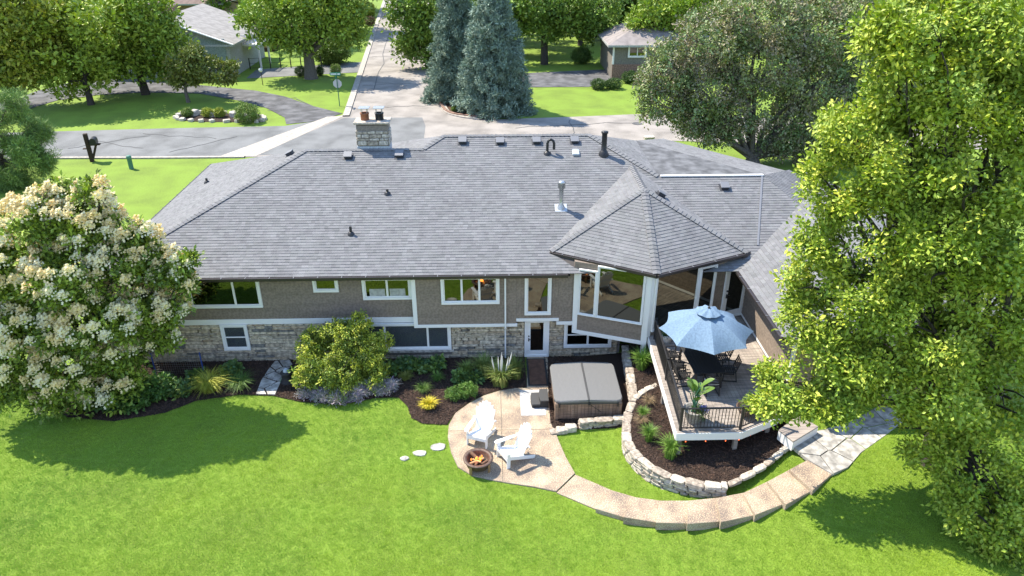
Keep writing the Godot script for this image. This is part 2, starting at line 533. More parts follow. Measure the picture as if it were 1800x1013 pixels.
# low plants of tufts or leaf clumps, each one thing
func bush(called: String, label: String, base: Vector3, rad: Vector3, n: int, mesh: Mesh, cols: Array, opt := {}) -> Node3D:
	var t = thing(called, label, opt.get("cat", "shrub"), base, 0.0, opt.get("group", ""))
	var s = st()
	for k in 7:
		var a = TAU * k / 7.0
		limb(s, Vector3(cos(a), 0, sin(a)) * rad.x * 0.08 + Vector3.DOWN * 0.04, Vector3(cos(a) * rad.x * 0.6, rad.y * rng.randf_range(0.8, 1.5), sin(a) * rad.z * 0.6), 0.02, 0.006, 0.08, 5)
	obj("stem", s, M.bark, t)
	var blobs: Array = opt.get("blobs", [[Vector3(0, rad.y * 0.95, 0), rad, n]])
	foliage("foliage", t, blobs, mesh, M[opt.get("mat", "leaf")], cols, opt.get("size", 1.0), opt.get("gap", -0.2), opt.get("gfreq", 1.6), opt.get("core", 0.5))
	return t
func grass_plant(called: String, label: String, base: Vector3, h: float, n: int, cols: Array, opt := {}) -> Node3D:
	var t = thing(called, label, opt.get("cat", "ornamental grass"), base, 0.0, opt.get("group", ""))
	var mesh = tuft("grass%.2f_%.2f" % [opt.get("spread", 0.8), opt.get("wd", 0.02)], 26, 1.0, opt.get("wd", 0.02), 0.10, opt.get("spread", 0.8), 0.25)
	var xf = []
	var cl = []
	for i in n:
		var a = rng.randf() * TAU
		var r = sqrt(rng.randf()) * h * opt.get("foot", 0.22)
		var tilt = Basis(Vector3(sin(a), 0, -cos(a)), -r / h * 0.6)
		xf.append(Transform3D((tilt * Basis(Vector3.UP, rng.randf() * TAU)).scaled(Vector3.ONE * h * rng.randf_range(0.75, 1.1)), Vector3(cos(a) * r, -0.01, sin(a) * r)))
		cl.append(vary(cols[rng.randi() % cols.size()], 0.2, 0.06))
	multi("blades", mesh, M.blade, xf, cl, t)
	return t
# ---------- stones ----------
var rocks = []
func make_rocks() -> void:   # unit blocks with uneven chamfered corners
	for v in 5:
		var s = st()
		var b = st()
		box(b, Vector3.ZERO, Vector3.ONE, Basis(), 0.13)
		b.index()
		var a = b.commit_to_arrays()
		var vs: PackedVector3Array = a[Mesh.ARRAY_VERTEX]
		var ix: PackedInt32Array = a[Mesh.ARRAY_INDEX]
		var n = FastNoiseLite.new()
		n.seed = v + 40
		n.frequency = 0.9
		for i in range(0, ix.size(), 3):
			var p = []
			for k in 3:
				var q: Vector3 = vs[ix[i + k]]
				p.append(q + Vector3(n.get_noise_3dv(q * 3.0), n.get_noise_3dv(q * 3.0 + Vector3(9, 0, 0)), n.get_noise_3dv(q * 3.0 + Vector3(0, 9, 0))) * 0.16)
			tri(s, p[0], p[1], p[2], p[0] + p[1] + p[2])
		s.generate_normals()
		rocks.append(s.commit())
func rock(called: String, parent: Node, c: Vector3, z: Vector3, yaw: float, m: Material) -> MeshInstance3D:
	return inst(called, rocks[rng.randi() % rocks.size()], m, parent, Transform3D(Basis(Vector3.UP, yaw) * Basis.from_scale(z), c))
func lime() -> Material: return M["limestone%d" % [0, 0, 1, 2, 2, 3][rng.randi() % 6]]
# a dry-laid wall along a path of cap-top points; foot(x,z) gives the ground in front
func along(path: Array, d: Array, x: float) -> Vector3:
	for i in path.size() - 1:
		if x <= d[i + 1]: return path[i].lerp(path[i + 1], (x - d[i]) / maxf(0.001, d[i + 1] - d[i]))
	return path[-1]
func stone_wall(t: Node3D, path: Array, depth: float, courses: int, cap_len := 0.62) -> void:
	var d = [0.0]
	for i in path.size() - 1: d.append(d[i] + path[i].distance_to(path[i + 1]))
	var total: float = d[-1]
	var x = 0.0
	while x < total - 0.15:
		var l = minf(cap_len * rng.randf_range(0.75, 1.25), total - x)
		var a: Vector3 = along(path, d, x)
		var b: Vector3 = along(path, d, x + l)
		var yaw = -atan2(b.z - a.z, b.x - a.x)
		rock("cap_stone", t, (a + b) * 0.5 + Vector3.DOWN * 0.055, Vector3(a.distance_to(b) * 0.99, 0.12, depth * rng.randf_range(1.0, 1.12)), yaw, lime())
		x += l
	for row in courses:
		x = 0.0
		while x < total - 0.1:
			var l = minf(rng.randf_range(0.28, 0.62), total - x)
			var a: Vector3 = along(path, d, x)
			var b: Vector3 = along(path, d, x + l)
			var c = (a + b) * 0.5 + Vector3.DOWN * (0.17 + 0.115 * row)
			if c.y + t.position.y > ground(c.x + t.position.x, c.z + t.position.z) - 0.09:
				rock("wall_stone", t, c, Vector3(a.distance_to(b) * 0.985, 0.112, depth * rng.randf_range(0.82, 1.0)), -atan2(b.z - a.z, b.x - a.x) + rng.randf_range(-0.04, 0.04), lime())
			x += l
func crazy(t: Node, called: String, outline: Array, n: int, thick: float, gap := 0.018, shade := "flag") -> void:   # irregular slabs filling an outline
	var p2 = PackedVector2Array()
	var y: float = outline[0].y
	var lo = Vector2(1e9, 1e9)
	var hi = -lo
	for p in outline:
		p2.append(Vector2(p.x, p.z)); lo = lo.min(p2[-1]); hi = hi.max(p2[-1])
	var seeds = []
	var guard = 0
	while seeds.size() < n and guard < 4000:
		guard += 1
		var q = Vector2(rng.randf_range(lo.x, hi.x), rng.randf_range(lo.y, hi.y))
		if not Geometry2D.is_point_in_polygon(q, p2): continue
		var ok = true
		for o in seeds: ok = ok and o.distance_to(q) > sqrt((hi.x - lo.x) * (hi.y - lo.y) / n) * 0.55
		if ok: seeds.append(q)
	for a in seeds:
		var cell = [p2]
		for b in seeds:
			if a == b: continue
			var m: Vector2 = (a + b) * 0.5
			var u: Vector2 = (b - a).normalized()
			var w = Vector2(-u.y, u.x) * 40.0
			var half = PackedVector2Array([m + w, m - w, m - w - u * 60.0, m + w - u * 60.0])
			var r = Geometry2D.intersect_polygons(cell[0], half)
			if r.is_empty(): break
			cell = r
		for c in Geometry2D.offset_polygon(cell[0], -gap):
			var top = []
			for q in c: top.append(Vector3(q.x, y + rng.randf_range(-0.004, 0.004), q.y))
			var s = st()
			prism(s, top, thick, 0.008)
			obj(called, s, M["%s%d" % [shade, rng.randi() % 3]], t)

var patio_poly: Array
var bed_poly: Array
var bed2_poly: Array
var raised_poly: Array
var step_poly: Array
var flag_poly: Array
var wall_path: Array
func struct(called: String, s: SurfaceTool, m: Material) -> MeshInstance3D:
	var o = obj(called, s, m, self)
	o.set_meta("kind", "structure")
	return o
func strip(s: SurfaceTool, path: Array, w: float, thick: float) -> void:   # raised strip along a path
	for i in path.size() - 1:
		var u: Vector3 = (path[i + 1] - path[i]).normalized()
		var n = Vector3(-u.z, 0, u.x) * w * 0.5
		var u0: Vector3 = (path[i] - path[maxi(i - 1, 0)]).normalized() if i > 0 else u
		var u2: Vector3 = (path[mini(i + 2, path.size() - 1)] - path[i + 1]).normalized() if i + 2 < path.size() else u
		var na = (Vector3(-u0.z, 0, u0.x) * w * 0.5 + n) * 0.5
		var nb = (Vector3(-u2.z, 0, u2.x) * w * 0.5 + n) * 0.5
		var a: Vector3 = path[i]
		var b: Vector3 = path[i + 1]
		var dn = Vector3.DOWN * thick
		quad(s, a + na, b + nb, b - nb, a - na, Vector3.UP)
		quad(s, a + na, b + nb, b + nb + dn, a + na + dn, n)
		quad(s, a - na, b - nb, b - nb + dn, a - na + dn, -n)
func setting() -> void:
	# one ground sheet to the horizon
	var xs = []
	var zs = []
	var v = -40.0
	while v <= 40.0: xs.append(v); v += 0.8
	for k in [55, 80, 120, 180, 260, 400, 700]: xs.append(float(k)); xs.push_front(-float(k))
	v = 6.0
	while v >= -46.0: zs.append(v); v -= 0.7
	for k in [-52, -60, -75, -100, -140, -200, -300, -500, -900]: zs.append(float(k))
	zs.push_front(60.0)
	var s = st()
	s.set_smooth_group(1)
	for i in xs.size() - 1:
		for j in zs.size() - 1:
			var p = []
			for c in [[0, 0], [1, 0], [1, 1], [0, 1]]:
				var x: float = xs[i + c[0]]
				var z: float = zs[j + c[1]]
				p.append(Vector3(x, ground(x, z), z))
			quad(s, p[0], p[1], p[2], p[3], Vector3.UP)
	struct("ground", s, M.lawn)
	# streets, drives (the terrain is level there)
	s = st()
	drape(s, pix([-250, 241, 85, 232, 300, 226, 500, 222, 560, 213, 600, 203, 615, 198, 778, 186, 785, 197, 800, 204, 835, 209, 880, 210, 1000, 206, 1120, 201, 1300, 206, 1600, 218, 2100, 236, 2100, 276, 1500, 256, 1140, 247, 900, 258, 430, 277, 85, 278, -250, 284]), 0.02, 6.0)
	struct("street", s, M.asphalt)
	var a = gp(615, 200)
	var b = gp(678, 2)
	var u = (b - a).normalized()
	var side = Vector3(-u.z, 0, u.x)
	var w = (gp(772, 172) - a).dot(side)
	s = st()
	drape(s, [a - u * 1.0, a + u * 160.0, a + u * 160.0 + side * w, a + side * w - u * 4.0], 0.024, 8.0)
	struct("side_street", s, M.asphalt)
	s = st()
	drape(s, pix([-250, 241, 85, 232, 300, 226, 500, 222, 560, 213, 585, 205, 390, 275, 85, 278, -250, 284]), 0.028, 6.0)
	drape(s, pix([604, 208, 742, 207, 748, 222, 745, 244, 700, 262, 445, 274]), 0.028, 6.0)
	struct("street_patch", s, M.asphalt_grey)
	s = st()
	drape(s, pix([-40, 212, 30, 203, 57, 190, 100, 177, 167, 168, 253, 163, 350, 165, 417, 177, 467, 190, 500, 207, 503, 219, 560, 213, 602, 200, 550, 187, 500, 170, 450, 160, 350, 150, 283, 143, 200, 137, 133, 143, 67, 160, 17, 177, -40, 188]), 0.034, 4.0)
	struct("driveway", s, M.asphalt_dark)
	s = st()
	drape(s, pix([440, 138, 640, 127, 640, 109, 560, 115, 471, 121, 449, 124, 433, 138]), 0.03, 4.0)
	struct("neighbour_driveway", s, M.asphalt_grey)
	s = st()
	drape(s, pix([905, 130, 1072, 122, 1078, 140, 1035, 153, 925, 154]), 0.03, 4.0)
	struct("neighbour_driveway", s, M.asphalt_dark)
	# sealed cracks and the pale gutter across the mouth of the drive
	s = st()
	for c in [[455, 178, 520, 172], [440, 186, 500, 181], [470, 195, 545, 187], [490, 203, 570, 196], [520, 174, 575, 200]]:
		strip(s, [gp(c[0], c[1], 0.042), gp((c[0] + c[2]) * 0.5 + 4, (c[1] + c[3]) * 0.5 + 1.2, 0.042), gp(c[2], c[3], 0.042)], 0.09, 0.004)
	for c in [[120, 262, 260, 240], [250, 236, 380, 244], [300, 268, 420, 240], [150, 246, 250, 262], [640, 150, 760, 146], [650, 100, 740, 98], [900, 225, 1120, 216], [1000, 212, 1010, 240], [655, 190, 770, 186], [690, 30, 660, 160]]:
		var w3 = []
		for i in 9: w3.append(gp(lerpf(c[0], c[2], i / 8.0) + rng.randfn() * 2.0, lerpf(c[1], c[3], i / 8.0) + rng.randfn() * 0.8, 0.045))
		strip(s, w3, 0.07, 0.004)
	struct("crack_seal", s, M.patch_line)
	s = st()
	drape(s, pix([575, 206, 606, 204, 450, 275, 385, 276]), 0.036, 4.0)
	struct("concrete_gutter", s, M.kerb)
	s = st()
	strip(s, [a - u * 1.0 - side * 0.25 + Vector3.UP * 0.12, a + u * 150.0 - side * 0.25 + Vector3.UP * 0.12], 0.55, 0.2)
	struct("kerb", s, M.kerb)
	s = st()
	var ku = [a + side * (w + 0.25) + u * 120.0 + Vector3.UP * 0.12, a + side * (w + 0.25) + u * 4.0 + Vector3.UP * 0.12]
	ku.append_array(spline(pix([779, 188, 788, 199, 812, 206, 845, 210.5], 0.12), 4))
	strip(s, ku, 0.5, 0.2)
	struct("kerb", s, M.kerb)
	s = st()
	strip(s, spline(pix([430, 277, 250, 278.5, 85, 279, -150, 283], 0.10), 3), 0.3, 0.2)
	struct("kerb", s, M.kerb)
	var mh = st()
	lathe(mh, Vector3.ZERO, [[0.42, 0.0], [0.42, 0.012], [0.36, 0.012], [0.35, 0.006], [0.0, 0.006]], 18)
	tag(obj("manhole_cover", mh, M.patch_line, self, gp(1120, 218, 0.032)), "round iron manhole cover set in the tan street", "manhole cover")
	# island bed of the spruces
	var isl = spline(pix([766, 150, 774, 182, 790, 200, 830, 206.5, 868, 207.5, 884, 198, 905, 182, 926, 152, 860, 138]), 3, true)
	s = st()
	drape(s, isl, 0.05, 1.5)
	struct("island_bed", s, M.mulch_red)
	var ed = thing("brick_edging", "low curved red brick edging around the spruce bed at the street corner", "edging", gp(830, 207))
	for i in range(3, 17):
		var p: Vector3 = isl[i]
		var q: Vector3 = isl[i + 1]
		var nseg = int(maxf(1, p.distance_to(q) / 0.5))
		for k in nseg:
			var c = p.lerp(q, (k + 0.5) / nseg)
			rock("brick", ed, c + Vector3.UP * 0.1 - ed.position, Vector3(p.distance_to(q) / nseg * 0.97, 0.22, 0.28), -atan2(q.z - p.z, q.x - p.x), M.brick)
	# --- back garden ---
	# patio: four slabs between tooled joints
	patio_poly = pix([926, 627, 926, 683, 905, 684, 880, 688, 850, 697, 825, 710, 800, 728, 789, 748, 787, 770, 793, 797, 805, 823, 830, 838, 865, 846, 900, 852, 940, 858, 978, 866, 1011, 834, 995, 805, 983, 778, 975, 757, 968, 745, 964, 690, 963, 627])
	var pt = Node3D.new()
	pt.name = "patio"
	pt.set_meta("kind", "structure")
	add_child(pt)
	var pp = PackedVector2Array()
	for p in patio_poly: pp.append(Vector2(p.x, p.z))
	var jx = gp(881, 720).x
	var jz = gp(880, 758).z
	for q in [[-9.0, jx, -40.0, jz], [jx, 9.0, -25.35, jz], [jx, 9.0, -40.0, -25.35], [-9.0, jx, jz, 0.0], [jx, 9.0, jz, 0.0]]:
		for r in Geometry2D.intersect_polygons(pp, PackedVector2Array([Vector2(q[0], q[2]), Vector2(q[1], q[2]), Vector2(q[1], q[3]), Vector2(q[0], q[3])])):
			for c in Geometry2D.offset_polygon(r, -0.009):
				var top = []
				for k in c: top.append(Vector3(k.x, 0.05, k.y))
				s = st()
				prism(s, top, 0.1, 0.006)
				obj("slab", s, M.aggregate, pt)
	s = st()
	var jb = []
	for p in patio_poly: jb.append(p + Vector3.UP * 0.03)
	prism(s, jb, 0.06)
	obj("joint_bed", s, M.mortar, pt)
	s = st()
	var slab = [gy(913, 686, 0.06), gy(964, 685, 0.06), gy(960, 730, 0.06), gy(916, 731, 0.06)]
	prism(s, slab, 0.03, 0.006)
	tag(obj("equipment_pad", s, M.slab, self), "pale square concrete pad in front of the tub steps", "pad")
	# the curved garden steps
	var rin = [1011, 834, 1076, 862, 1117, 874, 1161, 880, 1210, 880, 1261, 875, 1308, 866, 1350, 846, 1389, 825, 1421, 808]
	var rout = [978, 866, 1049, 895, 1098, 909.5, 1155, 919, 1210, 921, 1269, 918, 1329, 905, 1383, 887, 1430, 862, 1464, 833]
	var stp = thing("garden_steps", "curved flight of wide tan aggregate slabs climbing the lawn to the deck", "steps", gy(1049, 880, 0))
	var ia = []
	var oa = []
	for k in 9:
		var h = 0.05 if k == 0 else 0.05 + 0.14 * k
		var c = [gy(rin[k * 2], rin[k * 2 + 1], h), gy(rin[k * 2 + 2], rin[k * 2 + 3], h), gy(rout[k * 2 + 2], rout[k * 2 + 3], h), gy(rout[k * 2], rout[k * 2 + 1], h)]
		ia.append(c[0]); oa.append(c[3])
		if k == 8: ia.append(c[1]); oa.append(c[2])
		var fwd: Vector3 = (c[1] - c[0]).normalized() * (0.012 if k == 0 else -0.03)
		c[0] += fwd; c[3] += fwd
		if k < 8:
			var far: Vector3 = (c[1] - c[0]).normalized() * 0.65
			c[1] += far; c[2] += far
		for i in 4: c[i] -= stp.position
		s = st()
		prism(s, c, 0.32 if k > 0 else 0.1, 0.012)
		obj("step", s, M.aggregate, stp)
	step_poly = ia.duplicate()
	for k in range(oa.size() - 1, -1, -1): step_poly.append(oa[k])
	# flagstone landing
	var fl = thing("flagstone_landing", "landing of irregular pale flagstones at the top of the garden steps", "paving", gy(1470, 790, 1.2))
	flag_poly = []
	for q in [[1391, 784], [1421, 809], [1464, 834], [1492, 822], [1515, 796], [1560, 764], [1610, 725], [1560, 705], [1487, 745], [1435, 757]]: flag_poly.append(gy(q[0], q[1], 1.22))
	var loc = []
	for p in flag_poly: loc.append(p - fl.position)
	crazy(fl, "flagstone", loc, 13, 0.12)
	# mulch beds
	bed_poly = pix([190, 650, 60, 700, 120, 735, 200, 742, 290, 727, 345, 706, 420, 695, 480, 697, 530, 708, 600, 713, 660, 701, 700, 700, 716, 715, 723, 735, 742, 746, 786, 748, 790, 742, 800, 727, 825, 709, 850, 696, 880, 687, 926, 682])
	bed_poly.append_array([Vector3(1.35, 0, -27.8), Vector3(-16.0, 0, -27.8)])
	s = st()
	drape(s, bed_poly, 0.035, 0.8)
	struct("mulch_bed", s, M.mulch)
	bed2_poly = [Vector3(2.15, 0, -27.8), Vector3(5.8, 0, -27.8), Vector3(5.5, 0, -22.6), Vector3(2.15, 0, -22.6)]
	s = st()
	drape(s, bed2_poly, 0.02, 0.8)
	struct("mulch_bed", s, M.mulch)
	wall_path = []
	for q in [[1099, 606], [1104, 636], [1110, 666], [1114, 696], [1104, 728], [1101, 753], [1106, 782], [1129, 808], [1161, 830], [1200, 843], [1236, 851], [1279, 852]]:
		var p = gy(q[0], q[1], 0.7)
		for i in 5: p = gy(q[0], q[1], bed_h(p.x) + 0.06)
		wall_path.append(p)
	wall_path = spline(wall_path, 3)
	raised_poly = wall_path.duplicate()
	for q in [[1314, 838], [1350, 818], [1391, 786]]: raised_poly.append(gy(q[0], q[1], bed_h(9.0)))
	raised_poly.append_array([Vector3(11.2, 1, -21.5), Vector3(11.2, 1, -27.6), Vector3(5.4, 0.6, -27.7)])
	s = st()
	drape(s, raised_poly, 0.0, 0.5, true)
	struct("raised_mulch_bed", s, M.mulch)
	var rw = thing("retaining_wall", "curved dry stacked limestone retaining wall with pale caps around the deck bed", "wall", Vector3(5, 0, -20))
	var lp = []
	for p in wall_path: lp.append(p - rw.position)
	stone_wall(rw, lp, 0.3, 7)
	var edg = thing("stone_edging", "row of flat pale stones edging the mulch below the deck", "edging", gy(1314, 838, 1.0))
	var ep = []
	for q in [[1281, 852], [1314, 838], [1350, 818], [1391, 787]]:
		var p = gy(q[0], q[1], 0.9)
		ep.append(Vector3(p.x, maxf(bed_h(p.x), ground(p.x, p.z)) + 0.07, p.z) - edg.position)
	stone_wall(edg, spline(ep, 3), 0.2, 0, 0.5)
	var e2 = thing("stone_edging", "short curved row of flat stones running from retaining wall under the deck", "edging", gy(1135, 685, 0.7))
	ep = []
	for q in [[1116, 700], [1132, 686], [1156, 675]]: ep.append(gy(q[0], q[1], 0.76) - e2.position)
	stone_wall(e2, spline(ep, 3), 0.24, 0, 0.4)
	var lw = thing("low_wall", "low stepped limestone wall along the front of the hot tub", "wall", gy(1040, 745, 0))
	ep = []
	for q in [[1018, 740], [1060, 736], [1102, 733]]: ep.append(gy(q[0], q[1], 0.36) - lw.position)
	stone_wall(lw, ep, 0.3, 3, 0.8)
	for q in [[988, 753, 0.2], [1004, 748, 0.26], [976, 757, 0.12]]:
		var p = gy(q[0], q[1], q[2]) - lw.position
		rock("wall_stone", lw, p + Vector3.DOWN * q[2] * 0.5, Vector3(0.45, q[2], 0.34), 0.1, lime())
	# chips of bark over the beds, turf blades over the near lawn
	var chip = st()
	box(chip, Vector3.ZERO, Vector3(0.075, 0.012, 0.022))
	chip.generate_normals()
	var chm = chip.commit()
	var xf = []
	var cl = []
	var k = 0
	var polys = []
	for pl in [bed_poly, bed2_poly, raised_poly, patio_poly, step_poly, flag_poly]:
		var q2 = PackedVector2Array()
		for p in pl: q2.append(Vector2(p.x, p.z))
		polys.append(q2)
	while k < 90000:
		k += 1
		var x = rng.randf_range(-17, 11.5)
		var z = rng.randf_range(-27.8, -18.2)
		var q = Vector2(x, z)
		var h = -1.0
		if Geometry2D.is_point_in_polygon(q, polys[2]): h = bed_h(x)
		elif Geometry2D.is_point_in_polygon(q, polys[0]): h = 0.035
		elif Geometry2D.is_point_in_polygon(q, polys[1]): h = 0.03
		if h < 0.0: continue
		xf.append(Transform3D(Basis(Vector3(rng.randfn(), 3, rng.randfn()).normalized(), rng.randf() * TAU) * Basis(Vector3.RIGHT, rng.randfn() * 0.35) * Basis.from_scale(Vector3.ONE * rng.randf_range(0.6, 1.5)), Vector3(x, h + 0.012, z)))
		cl.append(vary(Color(0.055, 0.032, 0.022), 0.6, 0.1))
	tag(multi("bark_chips", chm, M.chip, xf, cl, self), "dark brown bark chips covering the garden beds", "mulch", "", "stuff")
	xf = []
	cl = []
	k = 0
	var tm = tuft("turf", 11, 0.045, 0.010, 0.1, 0.9)
	var pn = FastNoiseLite.new()
	pn.frequency = 0.13
	pn.fractal_octaves = 4
	while k < 230000:
		k += 1
		var z = rng.randf_range(-27.6, -14.2)
		var x = rng.randf_range(-1.0, 1.0) * (-z * 0.80 + 3.0)
		var q = Vector2(x, z)
		var hit = x > 10.9 and z < -22.0
		for pl in polys: hit = hit or Geometry2D.is_point_in_polygon(q, pl)
		if hit or (z < -27.0 and x > -16.0): continue
		xf.append(Transform3D(rnd_basis(rng.randf_range(0.7, 1.3), 0.95), Vector3(x, ground(x, z) - 0.005, z)))
		var n = pn.get_noise_2d(x, z)
		var n2 = pn.get_noise_2d(x * 5.0 + 90.0, z * 5.0)
		cl.append(vary(Color(0.25 + 0.13 * n + 0.02 * n2, 0.395 + 0.09 * n + 0.02 * n2, 0.028), 0.18, 0.06))
	tag(multi("lawn_grass", tm, M.blade, xf, cl, self), "bright green mown turf of the back garden", "grass", "", "stuff")

func _ready() -> void:
	rng.seed = 7
	cam_b = Basis(Vector3.UP, deg_to_rad(YAW)) * Basis(Vector3.RIGHT, deg_to_rad(-PITCH))
	var cam = Camera3D.new()
	cam.name = "camera"
	add_child(cam)
	cam.transform = Transform3D(cam_b, Vector3(0, CH, 0))
	cam.fov = rad_to_deg(2.0 * atan(506.5 / F))
	cam.far = 2000.0
	cam.current = true
	var we = WorldEnvironment.new()
	var env = Environment.new()
	env.background_mode = Environment.BG_SKY
	var sky = Sky.new()
	var sk = ProceduralSkyMaterial.new()
	sk.sky_top_color = Color(0.50, 0.62, 0.80)
	sk.sky_horizon_color = Color(0.90, 0.92, 0.93)
	sk.sky_curve = 0.12
	sk.ground_bottom_color = Color(0.25, 0.30, 0.18)
	sk.ground_horizon_color = Color(0.6, 0.68, 0.7)
	sk.sun_angle_max = 0.0
	sky.sky_material = sk
	env.sky = sky
	env.background_energy_multiplier = 1.25
	env.tonemap_mode = Environment.TONE_MAPPER_LINEAR
	env.tonemap_exposure = 1.95
	env.sdfgi_enabled = true
	env.ssao_enabled = true
	env.ssil_enabled = true
	we.environment = env
	we.name = "environment"
	add_child(we)
	var sun = DirectionalLight3D.new()
	sun.name = "sun"
	sun.light_energy = 1.6
	sun.light_color = Color(1.0, 0.96, 0.89)
	sun.light_angular_distance = 0.5
	sun.shadow_enabled = true
	sun.basis = Basis.looking_at(Vector3(0.6, -1.0, 0.4))
	add_child(sun)
	materials()
	make_rocks()
	setting()
	house()
	deck()
	patio_things()
	beds()
	near_trees()
	street_side()
# ---------- house ----------
var hs: Node3D
func rp(x: float, z: float) -> Vector3:   # a point on the main front roof slope
	return Vector3(x, EAVE + PIT * (-27.25 - z), z)
func roof_face(parent: Node3D, pts: Array, u: Vector3, e := 0.165) -> void:
	var n: Vector3 = (pts[1] - pts[0]).cross(pts[2] - pts[0]).normalized()
	if n.y < 0: n = -n
	u = (u - n * u.dot(n)).normalized()
	var v = n.cross(u)
	if v.y < 0: v = -v
	var o: Vector3 = pts[0]
	var p2 = PackedVector2Array()
	var lo = Vector2(1e9, 1e9)
	var hi = -lo
	for p in pts:
		p2.append(Vector2((p - o).dot(u), (p - o).dot(v))); lo = lo.min(p2[-1]); hi = hi.max(p2[-1])
	var s = st()
	var greys = [Color(0.203, 0.205, 0.211), Color(0.193, 0.195, 0.201), Color(0.218, 0.22, 0.226), Color(0.198, 0.2, 0.206), Color(0.172, 0.174, 0.18)]
	var t = lo.y
	while t < hi.y:
		var x = lo.x - rng.randf() * 0.4
		while x < hi.x:
			var w = rng.randf_range(0.14, 0.30)
			var c = vary(greys[rng.randi() % 5], 0.07)
			var up = 0.0 if rng.randf() < 0.5 else 0.008
			for q in Geometry2D.intersect_polygons(p2, PackedVector2Array([Vector2(x, t), Vector2(x + w, t), Vector2(x + w, t + e), Vector2(x, t + e)])):
				var idx = Geometry2D.triangulate_polygon(q)
				var w3 = []
				for k in q: w3.append(o + u * k.x + v * k.y + n * ((0.013 + up * 0.6) * (1.0 - (k.y - t) / e) + 0.002))
				s.set_color(c)
				for i in range(0, idx.size(), 3): tri(s, w3[idx[i]], w3[idx[i + 1]], w3[idx[i + 2]], n)
				for i in q.size():
					var j = (i + 1) % q.size()
					if absf(q[i].y - t) < 0.001 and absf(q[j].y - t) < 0.001:
						quad(s, w3[i], w3[j], w3[j] - n * 0.034, w3[i] - n * 0.034, -v)
			x += w
		t += e
	var f = obj("roof_shingles", s, M.shingle, parent)
	f.set_meta("kind", "stuff")
	s = st()
	for i in range(1, pts.size() - 1): tri(s, pts[0] - n * 0.02, pts[i] - n * 0.02, pts[i + 1] - n * 0.02, n)
	if pts.size() < 5: obj("roof_deck", s, M.soffit, parent)
func caps(parent: Node3D, p: Vector3, q: Vector3, n1: Vector3, n2: Vector3, w := 0.17) -> void:   # from the low end to the high end
	var d = (q - p).normalized()
	var w1 = n1.cross(d).normalized()
	if w1.dot(n2) > 0: w1 = -w1
	var w2 = n2.cross(d).normalized()
	if w2.dot(n1) > 0: w2 = -w2
	var up = (n1 + n2).normalized()
	var s = st()
	var cnt = int(p.distance_to(q) / 0.21)
	for i in cnt:
		var a = p.lerp(q, float(i) / cnt) + up * 0.062
		var b = p.lerp(q, float(i + 1.15) / cnt) + up * 0.036
		s.set_color(vary(Color(0.2, 0.202, 0.208), 0.1))
		w1 = w1.normalized(); w2 = w2.normalized()
		quad(s, a, b, b + w1 * w, a + w1 * w, n1)
		quad(s, a, b, b + w2 * w, a + w2 * w, n2)
		quad(s, a, a + w1 * w, a + w1 * w - up * 0.03, a - up * 0.03, -d)
		quad(s, a, a + w2 * w, a + w2 * w - up * 0.03, a - up * 0.03, -d)
	obj("ridge_caps", s, M.shingle, parent).set_meta("kind", "stuff")
func wbasis(a: Vector3, b: Vector3) -> Basis:
	var u = (b - a); u.y = 0; u = u.normalized()
	return Basis(u, Vector3.UP, u.cross(Vector3.UP))
func px_rect(a: Vector3, b: Vector3, r: Array) -> Array:   # [s0, y0, s1, y1] of a photo rectangle on a wall
	var mx: float = (r[0] + r[2]) * 0.5
	var my: float = (r[1] + r[3]) * 0.5
	return [on_wall(r[0], my, a, b).x, on_wall(mx, r[3], a, b).y, on_wall(r[2], my, a, b).x, on_wall(mx, r[1], a, b).y]
